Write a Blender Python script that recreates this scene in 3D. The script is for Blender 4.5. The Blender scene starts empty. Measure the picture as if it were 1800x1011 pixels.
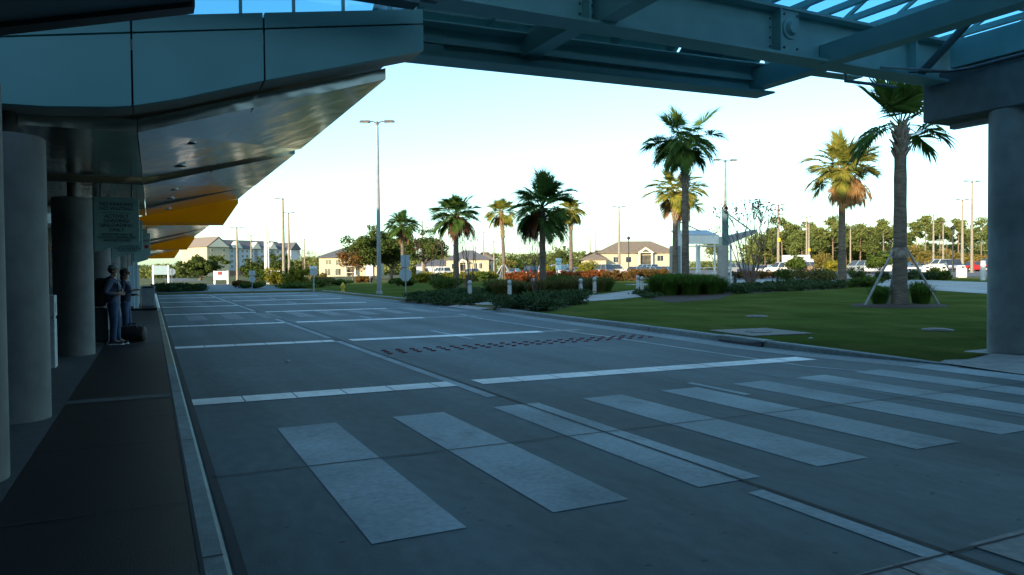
import bpy, math, random
import numpy as np
from mathutils import Vector, Matrix

S = bpy.context.scene
COL = S.collection
rad = math.radians
HC = 1.62                                    # camera height above the road
FPX = 1293.06                                # focal length in photo pixels (1800 wide)

# ---------------------------------------------------------------- camera
yaw, pit, rol = rad(26.1329), rad(-1.28674), rad(-.46466)
FW = Vector((math.sin(yaw)*math.cos(pit), math.cos(yaw)*math.cos(pit), math.sin(pit)))
RT0 = Vector((math.cos(yaw), -math.sin(yaw), 0)); UP0 = RT0.cross(FW)
RT = math.cos(rol)*RT0 + math.sin(rol)*UP0
UPV = -math.sin(rol)*RT0 + math.cos(rol)*UP0
cam = bpy.data.cameras.new("camera"); cam.sensor_width = 36; cam.lens = 36*FPX/1800
cam.clip_start = .05; cam.clip_end = 8000
co = bpy.data.objects.new("camera", cam); COL.objects.link(co)
M = Matrix((RT, UPV, -FW)).transposed().to_4x4(); M.translation = Vector((0, 0, HC))
co.matrix_world = M
S.camera = co

# ---------------------------------------------------------------- sky, sun, exposure
SUN_EL, SUN_AZ = 14.0, 238.0                 # azimuth of the sun, clockwise from +Y (world)
w = bpy.data.worlds.new("World"); S.world = w; w.use_nodes = True
nt = w.node_tree; nt.nodes.clear()
sky = nt.nodes.new("ShaderNodeTexSky"); sky.sky_type = 'NISHITA'; sky.sun_disc = False
sky.sun_elevation = rad(SUN_EL); sky.sun_rotation = rad(SUN_AZ)
sky.air_density = 1.0; sky.dust_density = 1.2; sky.ozone_density = 1.5
bg = nt.nodes.new("ShaderNodeBackground"); bg.inputs[1].default_value = .10
wo = nt.nodes.new("ShaderNodeOutputWorld")
tint = nt.nodes.new("ShaderNodeMix"); tint.data_type = 'RGBA'; tint.blend_type = 'MULTIPLY'; tint.inputs[0].default_value = 1
tint.inputs[7].default_value = (.71, .94, .98, 1)
nt.links.new(sky.outputs[0], tint.inputs[6]); nt.links.new(tint.outputs[2], bg.inputs[0]); nt.links.new(bg.outputs[0], wo.inputs[0])
sl = bpy.data.lights.new("sun", 'SUN'); sl.energy = 2.0; sl.angle = rad(.5); sl.color = (1, .80, .56)
so = bpy.data.objects.new("sun", sl); COL.objects.link(so)
sd = Vector((math.sin(rad(SUN_AZ))*math.cos(rad(SUN_EL)), math.cos(rad(SUN_AZ))*math.cos(rad(SUN_EL)), math.sin(rad(SUN_EL))))
so.rotation_euler = sd.to_track_quat('Z', 'Y').to_euler(); so.location = (-40, -40, 60)
S.view_settings.view_transform = 'Standard'; S.view_settings.look = 'None'
S.view_settings.exposure = 2.15; S.view_settings.gamma = 1
S.cycles.max_bounces = 8; S.cycles.transparent_max_bounces = 16

# ---------------------------------------------------------------- where things stand
def ss(a, b, t):
    k = min(1, max(0, (t-a)/(b-a))); return k*k*(3-2*k)
def h(x, y=0):                               # terrain height to the right of the road
    return .12 + .55*ss(14, 55, x) + .8*ss(60, 160, x)
def gh(x, y):
    return h(x, y) if x > 12.6 or y > 63 else 0.
def ray(u, v):
    return ((u-900)/FPX)*RT - ((v-505.5)/FPX)*UPV + FW
def P(u, v, d):                              # point seen at photo pixel u,v at depth d
    return Vector((0, 0, HC)) + ray(u, v)*d
def at(u, v, z=None):                        # where a base seen at u,v touches the ground
    r = ray(u, v)
    if z is not None: return Vector((0, 0, HC)) + r*((z-HC)/r.z)
    t = 2.
    while t < 1500:
        p = Vector((0, 0, HC)) + r*t
        if p.z <= gh(p.x, p.y): break
        t *= 1.003
    return p
def dpt(p): return (Vector(p)-Vector((0, 0, HC))).dot(FW)
def spot(u, d):                              # ground point in direction u at depth d
    p = P(u, 480, d); p.z = gh(p.x, p.y); return p
def top(u, v, d): return P(u, v, d).z
def by_top(u, v, ht):                        # ground point where a thing of height ht reaches up to v
    d = 20.
    while d < 700:
        p = P(u, v, d)
        if p.z - gh(p.x, p.y) >= ht: break
        d *= 1.004
    return Vector((p.x, p.y, gh(p.x, p.y)))

# ---------------------------------------------------------------- materials
MATS = {}
def mat(name, c, c2=None, rough=.65, metal=0., scale=4., bump=0., bscale=40., detail=5., spec=.4, stretch=None, lo=.35, hi=.65, gscale=None, emit=0):
    if name in MATS: return MATS[name]
    m = bpy.data.materials.new(name); m.use_nodes = True; MATS[name] = m
    n = m.node_tree.nodes; L = m.node_tree.links; b = n["Principled BSDF"]
    b.inputs["Roughness"].default_value = rough; b.inputs["Metallic"].default_value = metal
    b.inputs["Specular IOR Level"].default_value = spec
    if c2 is None: c2 = tuple(x*.78 for x in c)
    tc = n.new("ShaderNodeTexCoord"); src = tc.outputs["Object"]
    if stretch:
        mp = n.new("ShaderNodeMapping"); mp.inputs["Scale"].default_value = stretch
        L.new(src, mp.inputs[0]); src = mp.outputs[0]
    ns = n.new("ShaderNodeTexNoise"); ns.inputs["Scale"].default_value = scale; ns.inputs["Detail"].default_value = detail
    L.new(src, ns.inputs["Vector"])
    rp = n.new("ShaderNodeValToRGB"); rp.color_ramp.elements[0].position = lo; rp.color_ramp.elements[1].position = hi
    rp.color_ramp.elements[0].color = (*c2, 1); rp.color_ramp.elements[1].color = (*c, 1)
    L.new(ns.outputs["Fac"], rp.inputs[0])
    out = rp.outputs[0]
    if gscale:                               # a second, broad variation
        n2 = n.new("ShaderNodeTexNoise"); n2.inputs["Scale"].default_value = gscale; n2.inputs["Detail"].default_value = 6
        L.new(tc.outputs["Object"], n2.inputs["Vector"])
        mr = n.new("ShaderNodeMapRange"); mr.inputs[1].default_value = .3; mr.inputs[2].default_value = .7
        mr.inputs[3].default_value = .68; mr.inputs[4].default_value = 1.2
        L.new(n2.outputs["Fac"], mr.inputs[0])
        mx = n.new("ShaderNodeMix"); mx.data_type = 'RGBA'; mx.blend_type = 'MULTIPLY'; mx.inputs[0].default_value = 1
        L.new(out, mx.inputs[6]); L.new(mr.outputs[0], mx.inputs[7]); out = mx.outputs[2]
    L.new(out, b.inputs["Base Color"])
    if bump:
        nb = n.new("ShaderNodeTexNoise"); nb.inputs["Scale"].default_value = bscale; nb.inputs["Detail"].default_value = 4
        L.new(src, nb.inputs["Vector"])
        bp = n.new("ShaderNodeBump"); bp.inputs["Strength"].default_value = bump; bp.inputs["Distance"].default_value = .02
        L.new(nb.outputs["Fac"], bp.inputs["Height"]); L.new(bp.outputs[0], b.inputs["Normal"])
    if emit:
        b.inputs["Emission Color"].default_value = (*c, 1); b.inputs["Emission Strength"].default_value = emit
    return m

def leaf_mat(name, c, c2, scale=1.5, trans=.35):
    m = mat(name, c, c2, rough=.7, scale=scale, spec=.06)
    n = m.node_tree.nodes; L = m.node_tree.links; b = n["Principled BSDF"]
    t = n.new("ShaderNodeBsdfTranslucent"); mx = n.new("ShaderNodeMixShader"); mx.inputs[0].default_value = trans
    L.new(b.inputs["Base Color"].links[0].from_socket, t.inputs[0])
    L.new(b.outputs[0], mx.inputs[1]); L.new(t.outputs[0], mx.inputs[2])
    L.new(mx.outputs[0], n["Material Output"].inputs[0]); return m

def glass_mat(name, tint, gl=.12, rough=.03):
    m = bpy.data.materials.new(name); m.use_nodes = True; n = m.node_tree.nodes; L = m.node_tree.links; n.clear()
    t = n.new("ShaderNodeBsdfTransparent"); t.inputs[0].default_value = (*tint, 1)
    g = n.new("ShaderNodeBsdfGlossy"); g.inputs["Roughness"].default_value = rough
    x = n.new("ShaderNodeMixShader"); x.inputs[0].default_value = gl
    o = n.new("ShaderNodeOutputMaterial")
    L.new(t.outputs[0], x.inputs[1]); L.new(g.outputs[0], x.inputs[2]); L.new(x.outputs[0], o.inputs[0])
    MATS[name] = m; return m

def road_mat(name, base, stain):
    m = mat(name, base, tuple(x*.8 for x in base), rough=.72, scale=9, bump=.25, bscale=120, stretch=(1, .45, 1), gscale=.22, spec=.2)
    n = m.node_tree.nodes; L = m.node_tree.links; b = n["Principled BSDF"]
    prev = b.inputs["Base Color"].links[0].from_socket
    tc = n.new("ShaderNodeTexCoord")
    # tyre wear lanes: long soft streaks along the road; oil spots
    mp = n.new("ShaderNodeMapping"); mp.inputs["Scale"].default_value = (.9, .03, 1); L.new(tc.outputs["Object"], mp.inputs[0])
    ns = n.new("ShaderNodeTexNoise"); ns.inputs["Scale"].default_value = 1.1; ns.inputs["Detail"].default_value = 3; L.new(mp.outputs[0], ns.inputs["Vector"])
    mr = n.new("ShaderNodeMapRange"); mr.inputs[1].default_value = .35; mr.inputs[2].default_value = .65; mr.inputs[3].default_value = .68; mr.inputs[4].default_value = 1.14
    L.new(ns.outputs["Fac"], mr.inputs[0])
    x1 = n.new("ShaderNodeMix"); x1.data_type = 'RGBA'; x1.blend_type = 'MULTIPLY'; x1.inputs[0].default_value = 1
    L.new(prev, x1.inputs[6]); L.new(mr.outputs[0], x1.inputs[7])
    mp2 = n.new("ShaderNodeMapping"); mp2.inputs["Scale"].default_value = (2.2, 3.6, 1); L.new(tc.outputs["Object"], mp2.inputs[0])
    vo = n.new("ShaderNodeTexVoronoi"); vo.inputs["Scale"].default_value = 1.5; L.new(mp2.outputs[0], vo.inputs["Vector"])
    n3 = n.new("ShaderNodeTexNoise"); n3.inputs["Scale"].default_value = 14; L.new(tc.outputs["Object"], n3.inputs["Vector"])
    ad = n.new("ShaderNodeMath"); ad.operation = 'MULTIPLY_ADD'; ad.inputs[1].default_value = .16; L.new(n3.outputs["Fac"], ad.inputs[0]); L.new(vo.outputs["Distance"], ad.inputs[2])
    m2 = n.new("ShaderNodeMapRange"); m2.inputs[1].default_value = .11; m2.inputs[2].default_value = .17; m2.inputs[3].default_value = .8; m2.inputs[4].default_value = 0
    L.new(ad.outputs[0], m2.inputs[0])
    x2 = n.new("ShaderNodeMix"); x2.data_type = 'RGBA'; x2.inputs[7].default_value = (*stain, 1)
    L.new(m2.outputs[0], x2.inputs[0]); L.new(x1.outputs[2], x2.inputs[6]); L.new(x2.outputs[2], b.inputs["Base Color"])
    return m

def wear(m, under, lo, hi, sc=6.):
    n = m.node_tree.nodes; L = m.node_tree.links; b = n["Principled BSDF"]; prev = b.inputs["Base Color"].links[0].from_socket
    tc = n.new("ShaderNodeTexCoord"); mp = n.new("ShaderNodeMapping"); mp.inputs["Scale"].default_value = (1, .55, 1); L.new(tc.outputs["Object"], mp.inputs[0])
    a = n.new("ShaderNodeTexNoise"); a.inputs["Scale"].default_value = sc; a.inputs["Detail"].default_value = 9; a.inputs["Roughness"].default_value = .68; L.new(mp.outputs[0], a.inputs["Vector"])
    r = n.new("ShaderNodeMapRange"); r.inputs[1].default_value = lo; r.inputs[2].default_value = hi; r.inputs[3].default_value = 0; r.inputs[4].default_value = .75; L.new(a.outputs["Fac"], r.inputs[0])
    x = n.new("ShaderNodeMix"); x.data_type = 'RGBA'; x.inputs[7].default_value = (*under, 1); L.new(r.outputs[0], x.inputs[0]); L.new(prev, x.inputs[6]); L.new(x.outputs[2], b.inputs["Base Color"])

def soffit_mat(name):
    m = mat(name, (.64, .57, .47), (.54, .49, .41), rough=.15, metal=.85, scale=.8)
    n = m.node_tree.nodes; L = m.node_tree.links; b = n["Principled BSDF"]
    tc = n.new("ShaderNodeTexCoord"); mp = n.new("ShaderNodeMapping"); mp.inputs["Scale"].default_value = (1.2, .55, 1)
    L.new(tc.outputs["Object"], mp.inputs[0])
    a = n.new("ShaderNodeTexNoise"); a.inputs["Scale"].default_value = 1.6; a.inputs["Detail"].default_value = 2; L.new(mp.outputs[0], a.inputs["Vector"])
    bp = n.new("ShaderNodeBump"); bp.inputs["Strength"].default_value = .3; bp.inputs["Distance"].default_value = .05
    L.new(a.outputs["Fac"], bp.inputs["Height"]); L.new(bp.outputs[0], b.inputs["Normal"])
    return m

mROAD = road_mat("road_concrete", (.110, .154, .164), (.027, .03, .032))
mSTRIPE = mat("worn_white_paint", (.385, .455, .47), (.31, .365, .38), rough=.75, spec=.15, scale=18, gscale=.8, bump=.1, bscale=120)
mSTRIPEF = mat("faded_white_paint", (.24, .265, .27), (.17, .19, .195), rough=.75, spec=.15, scale=9, gscale=.8)
mBAND = mat("white_band_paint", (.84, .84, .82), (.72, .72, .70), rough=.55, scale=9, gscale=.9)
mBANDW = mat("worn_shade_band_paint", (.24, .25, .25), (.16, .17, .17), rough=.6, scale=14, gscale=.9)  # real wear on the worn ends, painted shade on the nearest band
wear(mSTRIPE, (.15, .19, .20), .55, .72, 2.6); wear(mBAND, (.30, .30, .29), .58, .75, 5); wear(mBANDW, (.09, .095, .095), .45, .62, 4)
mJOINT = mat("joint_filler", (.025, .025, .028), rough=.8)
mKERB = mat("kerb_concrete", (.23, .27, .265), (.17, .20, .195), rough=.75, scale=11, bump=.3, bscale=90, gscale=.5)
mKERBY = mat("faded_yellow_kerb", (.30, .26, .15), (.19, .18, .14), rough=.75, scale=9, bump=.2, gscale=.7)
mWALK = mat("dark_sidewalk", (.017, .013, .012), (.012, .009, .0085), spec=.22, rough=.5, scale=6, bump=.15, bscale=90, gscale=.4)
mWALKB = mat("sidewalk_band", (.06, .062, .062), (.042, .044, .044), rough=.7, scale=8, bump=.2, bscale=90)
mPATH = mat("path_concrete", (.38, .36, .33), (.29, .28, .26), rough=.8, scale=5, bump=.2, gscale=.4)
mCOVER = mat("weathered_cover", (.20, .185, .155), (.14, .13, .11), rough=.85, scale=9)
mIRON = mat("cast_iron", (.055, .055, .058), (.035, .035, .037), rough=.6, scale=12)
mASPH = mat("parking_asphalt", (.12, .12, .12), (.085, .085, .087), rough=.85, scale=3, bump=.2, gscale=.15)
mGRASS = mat("lawn_grass", (.102, .126, .030), (.060, .092, .022), rough=.95, scale=26, bump=.9, bscale=70, gscale=.35, spec=.0)
wear(mGRASS, (.16, .15, .045), .50, .72, .55)
mFIELD = mat("field_grass", (.13, .12, .05), (.07, .085, .03), rough=.95, scale=.6, gscale=.05, spec=.1)
mMULCH = mat("mulch", (.075, .045, .030), (.035, .022, .016), rough=.95, scale=22, bump=1., bscale=45)
mTEAL = mat("teal_panel", (.175, .41, .415), (.155, .37, .375), rough=.42, scale=1.2, spec=.4)
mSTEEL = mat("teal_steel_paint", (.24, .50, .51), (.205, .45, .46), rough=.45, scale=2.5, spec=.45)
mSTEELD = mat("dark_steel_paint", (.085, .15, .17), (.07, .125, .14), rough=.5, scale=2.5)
mSOFF = soffit_mat("metal_soffit")
mLIP = mat("bronze_lip", (.46, .42, .35), (.38, .35, .29), rough=.45, metal=.2, scale=2)

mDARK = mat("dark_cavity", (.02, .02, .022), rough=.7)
mCOLM = mat("column_concrete", (.195, .19, .178), (.16, .155, .147), rough=.75, scale=5, bump=.12, bscale=60, gscale=.6)
mPIER = mat("pier_concrete", (.33, .36, .355), (.28, .305, .30), rough=.75, scale=5, bump=.12, bscale=60, gscale=.6)
mCAP = mat("cap_concrete", (.20, .23, .235), (.165, .19, .195), rough=.75, scale=4, bump=.12, gscale=.5)
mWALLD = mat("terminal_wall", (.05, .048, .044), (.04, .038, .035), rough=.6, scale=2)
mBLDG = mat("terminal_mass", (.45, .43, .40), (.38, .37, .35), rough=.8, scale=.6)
mWHITE = mat("white_metal", (.78, .78, .76), (.68, .68, .66), rough=.45, scale=3)
mGREYM = mat("galvanised_metal", (.34, .36, .37), (.27, .29, .30), rough=.45, metal=.5, scale=6)
mBLKM = mat("black_metal", (.022, .022, .024), rough=.45)
mPOLE = mat("lamp_pole_concrete", (.25, .215, .165), (.19, .165, .13), rough=.7, scale=4)
mPOLED = mat("grey_lamp_pole", (.28, .285, .28), (.22, .225, .225), rough=.6, scale=4)
mLHEAD = mat("lamp_head_bronze", (.10, .085, .07), rough=.5)
mBOLL = mat("bollard_concrete", (.50, .51, .50), (.40, .41, .41), rough=.75, scale=14, bump=.2, bscale=80)
mLENS = mat("lamp_lens", (.82, .83, .80), rough=.3)
mSIGN = mat("mint_sign_face", (.34, .50, .46), (.29, .45, .41), rough=.5, scale=2)
mINK = mat("sign_ink", (.03, .05, .05), rough=.6)
mRED = mat("red_paint", (.42, .03, .025), rough=.5)
mREDM = mat("dull_red_marker", (.27, .05, .05), (.19, .045, .045), rough=.6)
mSIGNB = mat("sign_back_aluminium", (.42, .46, .48), (.36, .40, .42), rough=.5, metal=.3, scale=5)
mLBLUE = mat("pale_blue_sign", (.40, .58, .64), (.35, .53, .60), rough=.5, scale=3)
mPILL = mat("shelter_pillar", (.30, .30, .285), (.24, .24, .23), rough=.8, scale=5)
mBOARD = mat("blue_grey_board", (.17, .25, .29), (.15, .22, .26), rough=.6)
mYELS = mat("yellow_plate", (.80, .55, .03), rough=.5)
mGLASS = glass_mat("canopy_glass", (.48, .76, .88), .06)
mWIN = mat("window_glass", (.035, .045, .055), (.02, .026, .032), rough=.08, spec=.8, scale=.7)
mWINA = mat("window_glass_warm", (.10, .085, .06), (.04, .04, .04), rough=.12, spec=.8, scale=.9)
mTRUNKP = mat("palm_trunk", (.165, .132, .10), (.085, .068, .052), rough=.9, scale=3, stretch=(1, 1, 5), bump=1., bscale=9)
mBOOT = mat("palm_boots", (.40, .30, .18), (.20, .14, .085), rough=.85, scale=7)
mBOOTG = mat("grey_palm_boots", (.27, .24, .20), (.13, .11, .095), rough=.9, scale=7)
mYEL = leaf_mat("yellow_panel", (.95, .46, .012), (.90, .42, .010), 1.5, .6)
mFROND = leaf_mat("palm_frond", (.085, .145, .030), (.036, .085, .020), 1.3, .3)
mFRONDSUN = leaf_mat("sunlit_palm_frond", (.34, .29, .05), (.13, .165, .032), 1.3, .35)  # frond colour for palms in sun, with the golden light painted in
mDEAD = leaf_mat("dead_palm_frond", (.42, .25, .10), (.24, .125, .05), 2.5, .3)
mDEADR = leaf_mat("russet_palm_frond", (.20, .075, .03), (.11, .05, .025), 2.5, .3)
mBARK = mat("bark", (.14, .11, .085), (.075, .06, .048), rough=.95, scale=6, stretch=(1, 1, .3), bump=.8, bscale=14)
mBARKP = mat("pine_bark", (.22, .155, .11), (.12, .085, .065), rough=.95, scale=3, stretch=(1, 1, .3))
mMYRT = mat("crape_bark", (.15, .095, .07), (.09, .06, .048), rough=.8, scale=6)
mOAK = leaf_mat("oak_leaves", (.085, .11, .026), (.035, .058, .014), .45, .25)
mPINE = leaf_mat("pine_needles", (.185, .20, .060), (.085, .115, .032), .16, .3)
mPINEO = leaf_mat("autumn_leaves", (.26, .18, .05), (.12, .12, .03), .2, .3)
mSHRUB = leaf_mat("shrub_leaves", (.095, .135, .025), (.04, .075, .015), 1.4, .3)
mGOLD = leaf_mat("golden_leaves", (.33, .27, .03), (.13, .15, .022), 1.0, .35)
mREDL = leaf_mat("red_leaves", (.30, .065, .022), (.16, .075, .022), .8, .3)
mRUST = leaf_mat("rust_leaves", (.22, .10, .03), (.10, .075, .022), .9, .3)
mJUNI = leaf_mat("juniper_leaves", (.055, .088, .032), (.026, .048, .02), 1.2, .15)
mGBLADE = leaf_mat("grass_blades", (.085, .155, .022), (.04, .09, .014), 2.0, .35)
mGTAN = leaf_mat("tan_grass_blades", (.20, .16, .055), (.085, .095, .026), 2.0, .35)
mSEED = leaf_mat("seed_heads", (.11, .03, .026), (.05, .02, .018), 3., .2)

# ---------------------------------------------------------------- mesh builder
class MB:
    def __init__(s): s.v = []; s.f = []
    def add(s, vs, fs):
        k = len(s.v); s.v += [tuple(p) for p in vs]; s.f += [tuple(i+k for i in q) for q in fs]; return s
    def poly(s, pts): return s.add(pts, [tuple(range(len(pts)))])
    def box(s, x0, x1, y0, y1, z0, z1):
        return s.add([(x0,y0,z0),(x1,y0,z0),(x1,y1,z0),(x0,y1,z0),(x0,y0,z1),(x1,y0,z1),(x1,y1,z1),(x0,y1,z1)],
                     [(0,3,2,1),(4,5,6,7),(0,1,5,4),(1,2,6,5),(2,3,7,6),(3,0,4,7)])
    def hexa(s, p): return s.add(p, [(0,3,2,1),(4,5,6,7),(0,1,5,4),(1,2,6,5),(2,3,7,6),(3,0,4,7)])   # 4 bottom + 4 top
    def prism(s, pts, d):                    # polygon swept along the vector d
        n = len(pts); d = Vector(d); a = [Vector(p) for p in pts]
        return s.add(a+[p+d for p in a], [tuple(range(n))[::-1], tuple(range(n, 2*n))]+[(i, (i+1) % n, n+(i+1) % n, n+i) for i in range(n)])
    def tube(s, pts, rs, n=8, cap=True):
        pts = [Vector(p) for p in pts]; rs = rs if hasattr(rs, '__len__') else [rs]*len(pts)
        k = len(s.v); ref = None
        for i, p in enumerate(pts):
            d = (pts[min(i+1, len(pts)-1)]-pts[max(i-1, 0)]).normalized()
            if ref is None: ref = Vector((1, 0, 0)) if abs(d.x) < .8 else Vector((0, 1, 0))
            a = (ref - d*ref.dot(d)).normalized(); ref = a; b = d.cross(a)
            for j in range(n):
                t = 2*math.pi*j/n; s.v.append(tuple(p+(a*math.cos(t)+b*math.sin(t))*rs[i]))
        for i in range(len(pts)-1):
            for j in range(n):
                q = (j+1) % n; s.f.append((k+i*n+j, k+i*n+q, k+(i+1)*n+q, k+(i+1)*n+j))
        if cap: s.f.append(tuple(k+j for j in range(n))[::-1]); s.f.append(tuple(k+(len(pts)-1)*n+j for j in range(n)))
        return s
    def lathe(s, prof, c=(0, 0), n=20):      # prof: list of (r, z)
        k = len(s.v)
        for r, z in prof:
            for j in range(n):
                t = 2*math.pi*j/n; s.v.append((c[0]+r*math.cos(t), c[1]+r*math.sin(t), z))
        for i in range(len(prof)-1):
            for j in range(n):
                q = (j+1) % n; s.f.append((k+i*n+j, k+i*n+q, k+(i+1)*n+q, k+(i+1)*n+j))
        s.f.append(tuple(k+j for j in range(n))[::-1]); s.f.append(tuple(k+(len(prof)-1)*n+j for j in range(n)))
        return s
    def ball(s, c, r, nu=12, nv=8):
        rx, ry, rz = r if hasattr(r, '__len__') else (r, r, r); k = len(s.v)
        for i in range(1, nv):
            a = math.pi*i/nv
            for j in range(nu):
                t = 2*math.pi*j/nu; s.v.append((c[0]+rx*math.sin(a)*math.cos(t), c[1]+ry*math.sin(a)*math.sin(t), c[2]+rz*math.cos(a)))
        s.v += [(c[0], c[1], c[2]+rz), (c[0], c[1], c[2]-rz)]; T = len(s.v)-2
        for i in range(nv-2):
            for j in range(nu):
                q = (j+1) % nu; s.f.append((k+i*nu+j, k+(i+1)*nu+j, k+(i+1)*nu+q, k+i*nu+q))
        for j in range(nu):
            q = (j+1) % nu; s.f.append((T, k+j, k+q)); s.f.append((T+1, k+(nv-2)*nu+q, k+(nv-2)*nu+j))
        return s
    def build(s, name, m, parent=None, smooth=False, bevel=0, solid=0):
        me = bpy.data.meshes.new(name); me.from_pydata(s.v, [], s.f); me.update()
        return link(name, me, m, parent, smooth, bevel, solid)

def link(name, me, m, parent=None, smooth=False, bevel=0, solid=0):
    o = bpy.data.objects.new(name, me); COL.objects.link(o)
    if m: me.materials.append(m)
    if parent: o.parent = parent
    if smooth:
        me.polygons.foreach_set("use_smooth", [True]*len(me.polygons))
        if smooth != 'full':
            try: me.set_sharp_from_angle(angle=rad(38))
            except Exception: pass
    if solid:
        md = o.modifiers.new("solid", 'SOLIDIFY'); md.thickness = solid
    if bevel:
        md = o.modifiers.new("bevel", 'BEVEL'); md.width = bevel; md.segments = 2; md.limit_method = 'ANGLE'; md.angle_limit = rad(40)
    return o
def tag(o, label=None, cat=None, group=None, kind=None):
    if label: o["label"] = label
    if cat: o["category"] = cat
    if group: o["group"] = group
    if kind: o["kind"] = kind
    return o
def thing(name, label, cat, loc=(0, 0, 0), rot=0, group=None):
    o = bpy.data.objects.new(name, None); COL.objects.link(o); o.empty_display_size = .2
    o.location = loc; o.rotation_euler = (0, 0, rot); return tag(o, label, cat, group)
def structure(name, mb, m, label, smooth=False):
    o = mb.build(name, m, None, smooth); return tag(o, label, kind="structure")
def qmesh(name, V, m, parent, nv=4):         # numpy verts (N*nv,3) -> N faces
    N = len(V)//nv; me = bpy.data.meshes.new(name)
    me.vertices.add(len(V)); me.vertices.foreach_set("co", V.astype(np.float32).ravel())
    me.loops.add(len(V)); me.loops.foreach_set("vertex_index", np.arange(len(V), dtype=np.int32))
    me.polygons.add(N); me.polygons.foreach_set("loop_start", np.arange(0, len(V), nv, dtype=np.int32))
    me.polygons.foreach_set("loop_total", np.full(N, nv, dtype=np.int32)); me.update(calc_edges=True)
    return link(name, me, m, parent)
def leaves(rng, C, size, flat=0., asp=.5):   # diamond leaves at the centres C
    N = len(C); a = rng.normal(size=(N, 3)); a[:, 2] *= 1-flat; a /= np.linalg.norm(a, axis=1)[:, None]
    b = np.cross(a, rng.normal(size=(N, 3))); b /= np.linalg.norm(b, axis=1)[:, None]
    s = size*rng.uniform(.6, 1.35, (N, 1)); a = a*s; b = b*s*asp
    V = np.empty((N, 4, 3)); V[:, 0] = C-a; V[:, 1] = C+b; V[:, 2] = C+a; V[:, 3] = C-b
    return V.reshape(-1, 3)
def clump_pts(rng, lobes, n, shell=.55):     # points in ellipsoid lobes [(cx,cy,cz,rx,ry,rz)], denser near the surface
    L = np.array(lobes, float); vol = L[:, 3]*L[:, 4]*L[:, 5]; pick = rng.choice(len(L), n, p=vol**.75/(vol**.75).sum())
    d = rng.normal(size=(n, 3)); d /= np.linalg.norm(d, axis=1)[:, None]
    r = rng.uniform(0, 1, (n, 1))**(shell*.6)
    return L[pick, :3]+d*r*L[pick, 3:]
def text_mesh(name, body, size, m, parent, loc, rot, ext=.002):
    c = bpy.data.curves.new(name, 'FONT'); c.body = body; c.size = size; c.align_x = 'CENTER'; c.align_y = 'CENTER'; c.extrude = ext
    o = bpy.data.objects.new(name, c); COL.objects.link(o)
    me = bpy.data.meshes.new_from_object(o.evaluated_get(bpy.context.evaluated_depsgraph_get()))
    bpy.data.objects.remove(o); bpy.data.curves.remove(c)
    t = link(name, me, m, parent); t.location = loc; t.rotation_euler = rot; return t
def dup(o, parent=None):
    c = o.copy(); COL.objects.link(c)
    if parent: c.parent = parent
    for ch in list(o.children): dup(ch, c)
    return c

# ================================================================ SETTING
def sheet(poly_or_rect, dz, step, hf):       # rectangular grid that follows the terrain
    x0, x1, y0, y1 = poly_or_rect; nx = max(1, int(round((x1-x0)/step))); ny = max(1, int(round((y1-y0)/step))); m = MB()
    for j in range(ny+1):
        for i in range(nx+1):
            x = x0+(x1-x0)*i/nx; y = y0+(y1-y0)*j/ny; m.v.append((x, y, hf(x, y)+dz))
    for j in range(ny):
        for i in range(nx):
            a = j*(nx+1)+i; m.f.append((a, a+1, a+nx+2, a+nx+1))
    return m
def strip(pts, wd, z=0.006, side=0):         # flat ribbon along a polyline (side: -1 left, 0 centred, 1 right)
    m = MB(); n = len(pts)
    L, Rr = [], []
    for i, p in enumerate(pts):
        a = Vector(pts[max(0, i-1)][:2]); b = Vector(pts[min(n-1, i+1)][:2]); d = (b-a).normalized(); nn = Vector((d.y, -d.x))
        o0 = -.5*wd if side == 0 else (0 if side > 0 else -wd); o1 = o0+wd
        zz = z(p[0], p[1]) if callable(z) else z
        L.append((p[0]+nn.x*o0, p[1]+nn.y*o0, zz)); Rr.append((p[0]+nn.x*o1, p[1]+nn.y*o1, zz))
    m.v = L+Rr
    m.f = [(i, n+i, n+i+1, i+1) for i in range(n-1)]
    return m
# ground to the horizon: coarse rings of one sheet
gm = MB()
xs = [-6000, -1500, -400, -120, -40, -12, 0, 12.55, 12.6] + [13+i*2.5 for i in range(62)] + [260, 420, 800, 1800, 6000]
ys = [-2500, -500, -100, -30, -8, 0, 8, 14, 20, 26, 32, 40, 50, 62.9, 63.1, 70, 80, 95, 115, 140, 170, 210, 260, 330, 430, 600, 900, 1700, 7000]
for y in ys:
    for x in xs: gm.v.append((x, y, gh(x, y)-(.0 if x > 12.58 or y > 63 else .06)))
nx = len(xs)
for j in range(len(ys)-1):
    for i in range(nx-1): gm.f.append((j*nx+i, j*nx+i+1, (j+1)*nx+i+1, (j+1)*nx+i))
structure("ground", gm, mFIELD, "dry grassy ground running out to the tree line")

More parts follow.
